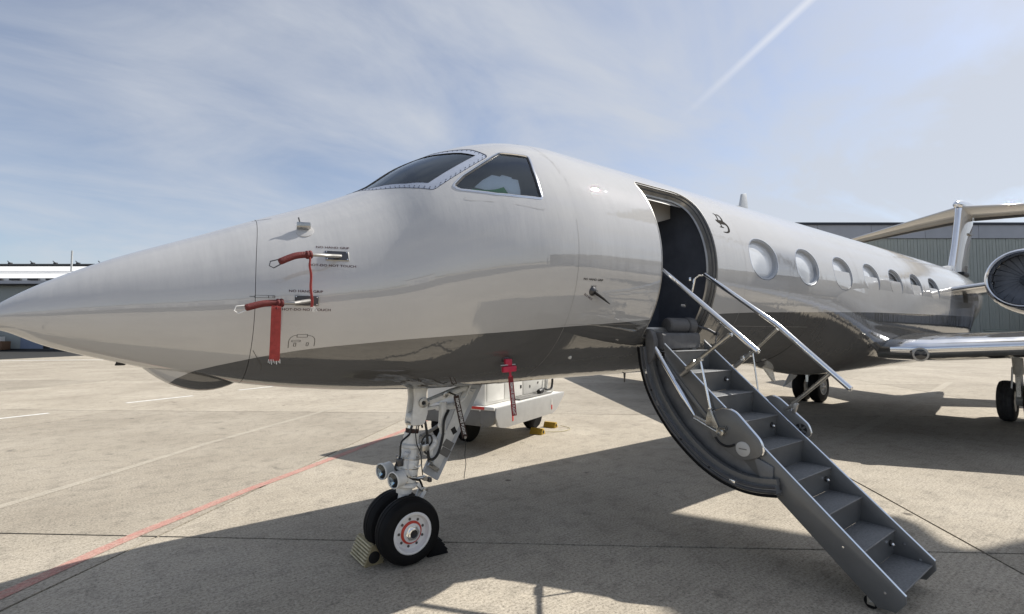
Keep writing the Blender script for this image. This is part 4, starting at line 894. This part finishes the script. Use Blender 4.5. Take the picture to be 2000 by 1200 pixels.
g = MB(); g.prism([(1.60, 1.265), (1.63, 1.265), (1.70, 1.11), (1.57, 1.13)], lambda y, z, t: (t, y, z), 2.205, 2.225); g.build('rail_gusset', 'steel', stair, bevel=.004)
rail([(2.26, 1.80, 1.93), (2.255, 1.66, 1.825), (2.25, 1.47, 1.68)], .019, 'rail_strut', 'steel'); rail([(2.25, 1.49, 1.69), (2.25, 1.30, 1.545)], .022, 'strut_clevis', 'frame_metal')
g = MB(); g.obox((2.24, 1.42, 1.645), (.016, 0, 0), (0, .05, .038), (0, -.012, .016)); g.lathe([(.014, -.03), (.014, .03)], (2.24, 1.455, 1.675), (1, 0, 0), 12); g.build('strut_lock', 'steel', stair, bevel=.003)
rail([(2.245, 1.51, 1.70), (2.24, 1.607, 1.262)], [.009, .013], 'rail_rod', 'chrome'); g = MB(); g.lathe([(.02, -.02), (.02, .02)], (2.245, 1.51, 1.70), (1, 0, 0), 14); g.lathe([(.016, -.016), (.016, .016)], (2.24, 1.607, 1.262), (1, 0, 0), 14); g.lathe([(.018, -.02), (.018, .02)], (2.27, 1.785, 1.925), (1, 0, 0), 14); g.build('rail_joint', 'chrome', stair)
rail([(2.99, 1.86, 1.98), (3.0, 1.64, 1.78), (3.0, 1.58, 1.73)], .017, 'rail_strut', 'steel'); rail([(3.0, 1.60, 1.745), (3.0, 1.425, 1.60)], .023, 'strut_clevis', 'frame_metal'); g = MB(); g.lathe([(.025, -.03), (.025, .03)], (3.0, 1.52, 1.69), (1, 0, 0), 14); g.box(2.985, 3.015, 1.53, 1.60, 1.705, 1.735); g.build('strut_lock', 'chrome', stair, bevel=.003)
rail([(3.0, 1.613, 1.755), (3.0, 1.664, 1.33)], .008, 'rail_rod', 'chrome')
rail([(2.99, 2.30, 1.585), (3.0, 2.10, 1.40), (3.0, 1.98, 1.29)], .018, 'rail_strut', 'steel'); g = MB(); g.prism([(1.90, 1.22), (1.99, 1.31), (2.03, 1.29), (2.0, 1.20), (1.97, 1.20), (1.98, 1.25)], lambda y, z, t: (t, y, z), 2.985, 3.015); g.build('strut_clevis', 'frame_metal', stair, bevel=.003)
rail([(2.99, 1.13, 2.56), (2.97, 1.06, 2.565), (2.95, 1.02, 2.53), (2.93, .98, 2.33)], .015, 'rail_bend', 'chrome'); g = MB(); g.lathe([(.03, -.01), (.03, .01)], (2.90, 1.0, 2.52), (.5, 1, 0), 14); g.lathe([(.022, -.02), (.022, .02)], (2.78, .99, 2.235), (.3, 1, 0), 14); g.build('rail_knuckle', 'chrome', stair)
g = MB(); g.lathe([(.012, -.025), (.045, -.02), (.045, .02), (.012, .025)], (2.32, 2.775, .047), (1, 0, 0), 24); cs = g.build('foot_caster', 'rubber', stair)
g = MB(); g.box(2.285, 2.295, 2.755, 2.80, .03, .13); g.box(2.345, 2.355, 2.755, 2.80, .03, .13); g.tube([(2.275, 2.775, .047), (2.365, 2.775, .047)], .010, 8); g.build('caster_fork', 'steel', cs)
for y, z in ((2.87, .155), (2.62, .38)): g = MB(); g.lathe([(.008, 0), (.008, .003), (0, .004)], (2.2715, y, z), (-1, 0, 0), 10); g.build('stringer_bolt', 'chrome', stair)
for y, z in ((2.90, .20), (2.80, .29)): g = MB(); g.lathe([(.009, 0), (.009, .003), (0, .004)], (2.969, y, z), (-1, 0, 0), 10); g.build('stringer_bolt', 'chrome', stair)

# ------------------------------------------------------------------ red covers and streamers
def ribbon(pts, wdir, w, name, m, parent, th=.0015, wob=0.0):
    pts = [Vector(p) for p in pts]; wd = Vector(wdir).normalized(); out = spline([(p.x, p.y, p.z) for p in pts], 6) ; rings = []; n_ = len(out)
    for i, p in enumerate(out):
        t = (out[min(i+1, n_-1)]-out[max(0, i-1)]).normalized(); wv = (wd-t*wd.dot(t)).normalized(); nn = t.cross(wv); ww = w[0]+(w[1]-w[0])*i/(n_-1) if isinstance(w, tuple) else w
        a = wob*math.sin(i*.9)*.3; rings.append([tuple(p+wv*ww/2+nn*(th+a)), tuple(p+nn*(th-a*.5)), tuple(p-wv*ww/2+nn*(th+a)), tuple(p-wv*ww/2+nn*(-th+a)), tuple(p+nn*(-th-a*.5)), tuple(p+wv*ww/2+nn*(-th+a))])
    g = MB(); g.loft(rings); return g.build(name, m, parent, sharp=50), out
def ribbon_text(s, a, b, face, size, parent, m='white_print', off=.005):
    a, b, face = Vector(a), Vector(b), Vector(face).normalized(); t = (b-a).normalized(); n = (face-t*face.dot(t)).normalized(); up = n.cross(t)      # runs from a to b
    vv, ff = text_mesh(s, size); xs = [p[0] for p in vv]; k = (b-a).length/(max(xs)-min(xs)); c = (a+b)/2
    g = MB(); g.v = [tuple(c+t*x*k-up*y+n*off) for x, y in vv]; g.f = ff; return g.build('lettering', m, parent, recalc=False, flat=True)
def probe_cover(tip, mid, end, ring, label):
    t = tag(empty('probe_cover'), label, 'probe cover', 'red sleeves over the nose probes'); tip, mid, end = map(Vector, (tip, mid, end))
    g = MB(); pts = spline([tuple(tip), tuple(mid), tuple(end)], 8); n = len(pts); g.tube(pts, [.0225]*2+[.021]*(n-3)+[.018], 14); g.build('sleeve', 'red_sleeve', t)
    for f in (.0, .10):
        q = tip.lerp(mid, f*2); g = MB(); d = (mid-tip).normalized(); g.lathe([(.023, -.010), (.027, -.004), (.027, .004), (.023, .010)], q+d*.006, d, 16); g.build('collar', 'red_sleeve', t)
    d = (end-mid).normalized(); s_ = Vector((0, 0, 1)).cross(d).normalized(); w_ = d.cross(s_); g = MB(); g.tube([end+w_*.016, end+d*.045+w_*.022, end+d*.062, end+d*.045-w_*.022, end-w_*.016], .0035, 8); g.build('pull_ring', ring, t); return t
pc = probe_cover((-1.005, .80, 2.447), (-1.10, .80, 2.430), (-1.195, .80, 2.383), 'dark_steel', 'red sleeve with steel pull ring over the upper nose probe')
ribbon([(-1.02, .815, 2.425), (-1.015, .82, 2.36), (-1.006, .815, 2.24), (-.998, .81, 2.11)], (.30, .95, .05), (.018, .026), 'streamer', 'red_cloth', pc, wob=.012)
g = MB()
for k in range(5): g.tube([(-.998+.003*k, .80+.006*k, 2.115), (-1.0+.008*k, .80+.006*k, 2.085-.004*(k % 3))], .0015, 5)
g.build('frayed_end', 'white_print', pc)
pc = probe_cover((-1.165, .78, 2.132), (-1.27, .78, 2.124), (-1.372, .78, 2.094), 'white_print', 'red sleeve with wide hanging streamer over the lower nose probe')
ribbon([(-1.205, .803, 2.112), (-1.207, .806, 2.085), (-1.208, .806, 1.98), (-1.209, .804, 1.86), (-1.210, .800, 1.775)], (1, .25, 0), (.055, .060), 'streamer', 'red_cloth', pc, wob=.006)
g = MB(); g.tube([(-1.20, .795, 2.125), (-1.205, .806, 2.09)], .006, 6); g.build('streamer_knot', 'red_sleeve', pc)
g = MB()
for k in range(8): g.tube([(-1.242+.009*k, .80, 1.785), (-1.244+.0095*k, .80, 1.765-.006*(k % 3))], .0016, 5)
g.build('frayed_end', 'white_print', pc)
# crimson cover on the belly probe
t = tag(empty('vent_cover'), 'crimson cover clipped on the belly probe with maroon streamer behind nose wheel', 'cover')
c = Vector((.585, .80, 1.665)); g = MB(); g.obox(c+Vector((0, -.01, .035)), (.030, .006, 0), (-.005, .022, 0), (0, 0, .030)); g.obox(c+Vector((0, .005, -.018)), (.060, .012, .004), (-.005, .022, 0), (0, 0, .024)); g.build('clamp_body', 'crimson', t, bevel=.008)
g = MB(); g.tube([c+Vector((-.085, .0, .012)), c+Vector((.06, .01, .018))], .006, 8); g.build('clamp_pin', 'steel', t)
g = MB(); g.lathe([(.036, -.02), (.036, .012), (.02, .02), (0, .022)], c+Vector((.005, -.05, .062)), (0, .8, -.1), 18); g.build('clamp_cap', 'dark_steel', t)
sa, sb = c+Vector((.004, .012, -.04)), Vector((.632, .815, 1.262)); g = MB(); g.tube([sa, sa.lerp(sb, .12)], .010, 8); g.build('streamer_neck', 'crimson', t)
sa2 = sa.lerp(sb, .10); st_, _ = ribbon([sa2, sa2.lerp(sb, .3), sa2.lerp(sb, .6), sb], (1, .45, 0), .042, 'streamer', 'maroon_tag', t); ribbon_text('REMOVE BEFORE FLIGHT', sa2.lerp(sb, .16), sa2.lerp(sb, .97), (-.45, 1, 0), .030, t)
# dark tag pinned in the nose gear
t = tag(empty('gear_pin_flag'), 'dark brown remove before flight tag hanging on the nose gear brace', 'warning tag')
a, b = Vector((.475, .15, 1.372)), Vector((.562, .17, .985)); ribbon([a, a.lerp(b, .35), a.lerp(b, .7), b], (1, .3, .1), .050, 'streamer', 'brown_tag', t); ribbon_text('REMOVE BEFORE FLIGHT', a.lerp(b, .06), a.lerp(b, .92), (-.3, 1, 0), .036, t)
g = MB(); g.tube([(.46, .06, 1.39), (.47, .14, 1.375)], .012, 8); g.build('lock_pin', 'chrome', t)
g = MB(); q = spline([(.563, .17, .98), (.566, .17, .90), (.560, .17, .82), (.572, .17, .75), (.557, .17, .66), (.553, .17, .62)], 5); g.tube(q, .003, 6); g.build('cord', 'black', t)
g = MB(); g.lathe([(.012, -.003), (.012, .003)], b+Vector((0, .004, .004)), (0, 1, 0), 12); g.build('eyelet', 'steel', t)

# ------------------------------------------------------------------ chocks
def chock(name, loc, rz, ln, w, h, m, label, group, hole=True, ribs=7):
    t = tag(empty(name, loc, rz), label, 'wheel chock', group); g = MB(); g.prism(round_poly([(-w/2, 0), (w/2, 0), (.012, h), (-.012, h)], .012, 3), lambda a, b, k: (a, k, b), -ln/2, ln/2); g.build('block', 'chock_groove' if m == 'chock_cream' else m, t, bevel=.005)
    for s in (-1, 1):
        d = Vector((s*w/2, 0, 0))-Vector((s*.012, 0, h)); L_ = d.length; d.normalize(); n = Vector((abs(d.z)*s, 0, abs(d.x)))
        for k in range(ribs):
            f = (k+.7)/(ribs+.4); q = Vector((s*.012, 0, h))+d*L_*f; g = MB(); g.obox(q+n*.004, d*L_*.030, (0, ln/2-.010, 0), n*.010); g.build('rib', m, t)
    if hole:
        for s in (-1, 1): g = MB(); g.lathe([(h*.30, 0), (h*.30, .002), (h*.27, .003), (0, .003)], (0, s*ln/2, h*.40), (0, s, 0), 24); g.build('bore', 'black', t)
    return t
chock('wheel_chock', (-.222, -.165, 0), .0, .33, .17, .165, 'chock_cream', 'worn cream ribbed chock in front of the nose wheel', 'nose wheel chocks')
chock('wheel_chock', (.315, -.02, 0), .1, .36, .20, .14, 'rubber', 'black chock behind the nose wheel', 'nose wheel chocks', False, 3)

# ------------------------------------------------------------------ ground power cart beyond the nose gear
uu, vv_ = Vector((.926, -.377)), Vector((-.377, -.926)); C0 = Vector((2.80, -2.46))
ca = math.atan2(uu.y, uu.x)
cart = tag(empty('ground_power_cart', (C0.x, C0.y, 0), ca), 'white ground power cart parked beyond the nose gear', 'power cart')
# local: x along the long side, y negative = away from the aircraft
Lc, Wc = 2.55, 1.75
g = MB(); g.prism(round_poly([(.02, .74), (Lc+.08, .74), (Lc+.06, .68), (Lc-.28, .43), (Lc-.45, .38), (.28, .38), (.10, .42), (.0, .60)], .02, 3), lambda a, b, t: (a, t, b), -.05, 0); g.build('skirt', 'cart_silver', cart, bevel=.008)
g = MB(); g.prism(round_poly([(.02, .74), (Lc+.08, .74), (Lc+.06, .68), (Lc-.28, .43), (Lc-.45, .38), (.28, .38), (.10, .42), (.0, .60)], .02, 3), lambda a, b, t: (a, t, b), -Wc, -Wc+.05); g.build('skirt', 'cart_silver', cart, bevel=.008)
g = MB(); g.box(.0, Lc+.06, -Wc+.05, -.05, .66, .735); g.build('deck', 'cart_white', cart, bevel=.01)
g = MB(); g.box(.0, .05, -Wc+.05, -.30, .42, .70); g.build('end_panel', 'cart_grey', cart, bevel=.02)
g = MB(); g.prism(round_poly([(-.30, .70), (-.03, .70), (-.0, .60), (-.05, .47), (-.16, .42), (-.30, .46)], .05, 5), lambda a, b, t: (t, a, b), -.01, .08); g.build('end_cheek', 'cart_grey', cart, bevel=.012)
g = MB(); g.box(-.03, .02, -.95, -.02, .695, .752); g.build('bumper', 'cart_white', cart, bevel=.008)
g = MB(); g.box(-.035, -.029, -.45, -.20, .702, .746); g.build('reflector', 'refl_red', cart); g = MB(); g.box(-.045, -.02, -1.05, -.95, .66, .78); g.build('socket_box', 'cart_grey', cart, bevel=.01)
for x, r_ in ((.52, .02), (2.02, .02)):
    g = MB(); g.box(x, x+.035, .001, .006, .46, .545); g.build('reflector', 'refl_red', cart); g = MB(); g.box(x, x+.035, .001, .006, .546, .66); g.build('reflector_white', 'paint_white', cart)
g = MB(); g.box(.10, Lc-.12, -Wc+.25, -.28, .735, 1.78); body = g.build('body', 'cart_white', cart, bevel=.03)
for x0, x1 in ((.16, .70), (.72, 1.36), (1.39, 2.36)): g = MB(); g.box(x0, x1, -.281, -.270, .79, 1.70); g.build('side_panel', 'cart_white', cart, bevel=.006)
for x, z, w, h_ in ((1.27, 1.12, .06, .05), (1.27, .92, .05, .06), (1.62, .90, .05, .05), (1.95, .95, .05, .04)): g = MB(); g.box(x, x+w, -.271, -.262, z, z+h_); g.build('switch', 'black' if w > .05 or z < .93 and x < 1.4 else 'cart_grey', cart, bevel=.004)
g = MB(); g.box(1.0, 2.3, -.25, -.12, .735, .765); g.build('deck_tray', 'cart_grey', cart, bevel=.006)
hose([(1.98, -.18, .78), (2.10, -.2, .84), (2.28, -.2, .80), (2.42, -.18, .86), (2.45, -.18, 1.2), (2.42, -.2, 1.5)], .022, 'hose', 'power_cable', cart)
g = MB(); g.lathe([(.045, 0), (.05, .03), (.05, .14), (.03, .17)], (1.86, -.19, .80), (1, 0, .15), 16); g.build('cable_plug', 'black', cart)
g = MB(); g.tube([(2.20, -.20, .74), (2.40, -.2, 1.45)], .015, 8); g.tube([(2.48, -.2, .74), (2.48, -.2, 1.6)], .02, 8); g.build('cable_rack', 'cart_white', cart)
for x, y in ((.62, -.85), (.62, -1.4), (2.25, -.42), (2.25, -1.4)):
    g = MB(); g.lathe([(.13, -.09), (.25, -.10), (.285, -.06), (.29, 0), (.285, .06), (.25, .10), (.13, .09)], (x, y-.12, .29), (0, 1, 0), 32); w_ = g.build('wheel', 'rubber', cart); g = MB(); g.lathe([(.13, .06), (.12, .085), (.05, .07), (0, .075)], (x, y-.12, .29), (0, 1, 0), 20); g.build('hub', 'cart_grey', w_)
g = MB(); g.tube([(-.02, -.9, .52), (-.45, -.9, .40), (-.75, -.9, .34)], .03, 8); g.lathe([(.05, -.015), (.05, .015), (.03, .015), (.03, -.015)], (-.80, -.9, .33), (0, 0, 1), 16); g.build('tow_bar', 'cart_grey', cart)
def cpos(x, y): q = C0+uu*x+Vector((-uu.y, uu.x))*y; return (q.x, q.y, 0)
for x, y, lb in ((1.84, -.18, 'near yellow chock in front of the power cart wheel'), (2.58, -.26, 'yellow chock behind the power cart wheel')):
    t = tag(empty('cart_chock', cpos(x, y), ca), lb, 'wheel chock', 'yellow chocks at the power cart'); g = MB(); g.prism([(-.09, 0), (.09, 0), (.03, .11), (-.03, .11)], lambda a, b, k: (a, k, b), -.16, .10); g.build('block', 'chock_yellow', t, bevel=.008)
    g = MB(); g.lathe([(.03, 0), (.03, .004), (0, .004)], (0, .10, .05), (0, 1, 0), 14); g.build('bore', 'black', t)
g = MB(); q = spline([cpos(1.95, -.1)[:2]+(.03,), cpos(2.25, .12)[:2]+(.012,), cpos(2.60, .14)[:2]+(.012,), cpos(2.70, -.12)[:2]+(.03,)], 8); g.tube(q, .007, 6); tag(g.build('chock_rope', 'rope'), 'thin tan rope joining the yellow cart chocks', 'rope')

# ------------------------------------------------------------------ hangars across the apron
FW, RT = Vector((math.sin(YAW), -math.cos(YAW))), Vector((math.cos(YAW), math.sin(YAW)))
def hangar_empty(name, r, d): q = Vector((CX, CY))+RT*r+FW*d; return empty(name, (q.x, q.y, 0), math.atan2(RT.y, RT.x))   # local x = right, local -y = deeper
h = tag(hangar_empty('green_hangar', 0, 56), 'large hangar with green ribbed cladding and grey fascia behind the tail', 'hangar')
g = MB(); g.box(22, 90, -40, -.12, 0, 13.9); g.build('wall', 'wall_grey', h)
pw = 1.1; x = 22.3; g = MB(); g.box(0, pw-.05, -.10, 0, 0, 12.42); g.box(.30, .40, 0, .035, 0, 12.42); g.box(.66, .76, 0, .035, 0, 12.42); pan0 = g.build('cladding_panel', 'green_clad', h); pan0.location = P3((x, 0, 0))
while x < 78:
    x += pw; share(pan0, 'cladding_panel', (x, 0, 0), 0, h)
g = MB(); g.box(0, 5.96, -.10, .14, 12.46, 13.95); f0 = g.build('fascia_panel', 'fascia', h); f0.location = P3((22.2, 0, 0))
for k in range(1, 10): share(f0, 'fascia_panel', (22.2+6*k, 0, 0), 0, h)
g = MB(); g.box(21.8, 84, -.3, .30, 13.96, 14.22); g.build('coping', 'coping', h)
for xx in (31.0, 40.5, 50, 59): g = MB(); g.box(xx, xx+.55, .14, .55, 12.95, 13.10); g.tube([(xx+.3, .14, 12.9), (xx+.3, .45, 13.0)], .05, 6); g.build('flood_lamp', 'coping', h, bevel=.03)
lv = MB(); lv.box(52.3, 55.0, .04, .12, 1.30, 2.28); lv = lv.build('louvre', 'louvre', h)
for k in range(7): g = MB(); g.obox((53.65, .15, 1.42+.12*k), (1.28, 0, 0), (0, .05, -.03), (0, .006, .012)); g.build('louvre_slat', 'green_clad', lv)
h = tag(hangar_empty('white_roofed_hangar', 0, 56), 'low grey hangar with bright white metal roof left of the nose', 'hangar')
g = MB(); g.box(-80, -36, -20, 0, 0, 7.2); g.build('wall', 'wall_grey', h)
g = MB(); g.prism([(.9, 7.28), (.9, 7.9), (-10.4, 10.75), (-20.6, 7.9), (-20.6, 7.28)], lambda a, b, t: (t, a, b), -80.5, -35.5); rf = g.build('roof', 'white_roof', h)
g = MB(); g.box(-80.5, -35.5, .88, 1.05, 7.28, 7.62); g.build('gutter', 'fascia', rf); g = MB(); g.box(-80.4, -35.6, .0, .86, 7.16, 7.27); g.build('soffit', 'roof_dark', h)
g = MB(); g.box(-80.5, -35.5, -10.7, -10.0, 10.76, 10.98); g.build('ridge_cap', 'roof_dark', rf)
for k in range(22): g = MB(); xx = -79+2.0*k; g.box(xx, xx+1.2, .95, 1.12, 7.66, 7.86); g.build('snow_guard', 'roof_dark', rf)
for zf in (.30, .42):
    z_ = 7.9+2.85*zf; y_ = .9-11.3*zf; g = MB(); g.tube([(-80, y_, z_+.12), (-36, y_, z_+.12)], .04, 6); g.build('snow_rail', 'fascia', rf)
for k in range(14): xx = -78.6+3.0*k; g = MB(); g.box(xx, xx+.35, -10.5, -10.2, 10.95, 11.18); g.tube([(xx+.2, -10.3, 11.1), (xx-.15, -10.3, 11.4)], .05, 6); g.build('ridge_vent', 'roof_dark', rf)
g = MB(); g.tube([(-53.6, -5, 9.3), (-53.6, -5, 11.9)], .10, 6); g.build('roof_mast', 'mast_grey', rf)
g = MB(); g.box(-54.4, -51.9, .01, .10, .15, 2.2); g.build('wall_panel', 'wall_blue', h); g = MB(); g.box(-51.85, -51.2, .01, .06, .1, 2.2); g.build('doorway', 'black', h); g = MB(); g.box(-51.1, -46, .01, .10, .1, 2.2); g.build('wall_panel', 'wall_blue', h); g = MB(); g.box(-80, -36, .02, .2, 0, .16); g.build('base_course', 'roof_dark', h)
rc = random.Random(5)
specs = [(-57.9, 1.1, 2.3, 'crate_red', 'red container beside the left hangar wall'), (-56.8, 1.0, 1.9, 'crate_cream', 'cream crate stacked against the left hangar wall'), (-55.7, .8, 1.5, 'cart_white', 'white crate at the foot of the left hangar wall'), (-55.0, .7, 1.0, 'crate_brown', 'small brown crate at the foot of the left hangar wall')]
for r_, w_, hh, m, lb in specs:
    q = Vector((CX, CY))+RT*r_+FW*54.6; e = tag(empty('equipment_crate', (q.x, q.y, 0), math.atan2(RT.y, RT.x)), lb, 'crate', 'crates by the left hangar'); g = MB(); g.box(-w_/2, w_/2, -.5, .5, .08, hh); b = g.build('box', m, e, bevel=.03)
    for k in range(3): g = MB(); zz_ = .2+hh*.3*k; g.box(-w_/2+.05, w_/2-.05, .5, .53, zz_, zz_+.09); g.build('slat', 'crate_brown', e)
    for s in (-1, 1): g = MB(); g.box(s*w_*.35-.06, s*w_*.35+.06, -.45, .45, 0, .08); g.build('skid', 'black', e)

# ------------------------------------------------------------------ what stands behind and beside the camera (seen in the polished paint)
def back_building(r, d, rot, Lg, dep, ht, wallm, label):
    q = Vector((CX, CY))+RT*r+FW*d; e = tag(empty('apron_building', (q.x, q.y, 0), rot), label, 'building'); g = MB(); g.box(-Lg/2, Lg/2, -dep, 0, 0, ht); g.build('wall', wallm, e)
    g = MB(); g.box(-Lg/2-.3, Lg/2+.3, -dep-.3, .3, ht+.01, ht+.5); g.build('roof', 'roof_dark', e)
    for k in range(int(Lg/7)): g = MB(); xx = -Lg/2+3+7*k; g.box(xx, xx+4.6, .02, .06, .1, ht*.68); d_ = g.build('hangar_door', 'fascia', e)
    return e
a0 = math.atan2(RT.y, RT.x)
back_building(-20, -62, a0+PI, 90, 25, 7.5, 'white_roof', 'long white hangar on the far side of the apron behind the camera')
e = back_building(0, 0, 2.156, 76, 25, 8.5, 'cart_grey', 'grey hangar off to the right of the apron'); e.location = P3((52, 30, 0))
g = MB(); rings = []
for k in range(61):
    a = 2*PI*k/60; rr = 900; hh = 26+14*math.sin(3*a+1)+9*math.sin(7*a)+5*math.sin(17*a+2); rings.append([(rr*math.cos(a), rr*math.sin(a), -1), ((rr+60)*math.cos(a), (rr+60)*math.sin(a), hh*.55), ((rr+220)*math.cos(a), (rr+220)*math.sin(a), max(6, hh*.75))])
g.loft(rings, False, False); tag(g.build('hills', 'hill_green', recalc=False), 'low wooded hills on the horizon', 'hills', kind='structure')

# ------------------------------------------------------------------ unseen mast added off right; its deck is shaped to cast the stair-foot shadow
ZM = 10.5; sh = [(2.83, .70), (3.42, 2.01), (4.0, 2.1), (4.68, 2.27), (4.54, 2.53), (4.15, 2.81), (4.13, 2.94), (4.36, 3.05), (4.87, 3.22), (6, 3.7), (6, 5), (1.3, 5), (1.1, 2.9), (1.45, 1.6), (1.55, .70)]  # outline of the wanted ground shadow, carried up to the deck
mast = tag(empty('added_shade_mast', (18.6, 6.2, 0)), 'tall unseen mast added beyond the port wing to shade the stair foot', 'added shade caster')
g = MB(); g.prism([(x+ZM-18.6, y+.165*ZM-6.2) for x, y in sh], lambda a, b, t: (a, b, t), ZM, ZM+.25); dk_ = g.build('shade_deck', 'mast_grey', mast, bevel=.03)
g = MB(); g.tube([(0, 0, 0), (0, 0, 9.4)], [.28, .18], 16); g.tube([(0, 0, 9.3), (-.8, .05, 10.2), (-2.4, .13, 10.45)], .15, 12); g.build('post', 'mast_grey', mast)
g = MB(); g.lathe([(.42, 0), (.42, .06), (.32, .10)], (0, 0, 0), (0, 0, 1), 20); g.build('base_flange', 'mast_grey', mast)
for k in range(5): g = MB(); g.box(-4.6-.42*k, -4.3-.42*k, -1.4, -1.05, ZM-.30, ZM-.02); lp = g.build('added_lamp_box', 'coping', mast, bevel=.03); g = MB(); g.box(-4.57-.42*k, -4.33-.42*k, -1.37, -1.08, ZM-.315, ZM-.303); g.build('lens', 'lamp_lens', lp)  # boxes dress the added mast and give no light
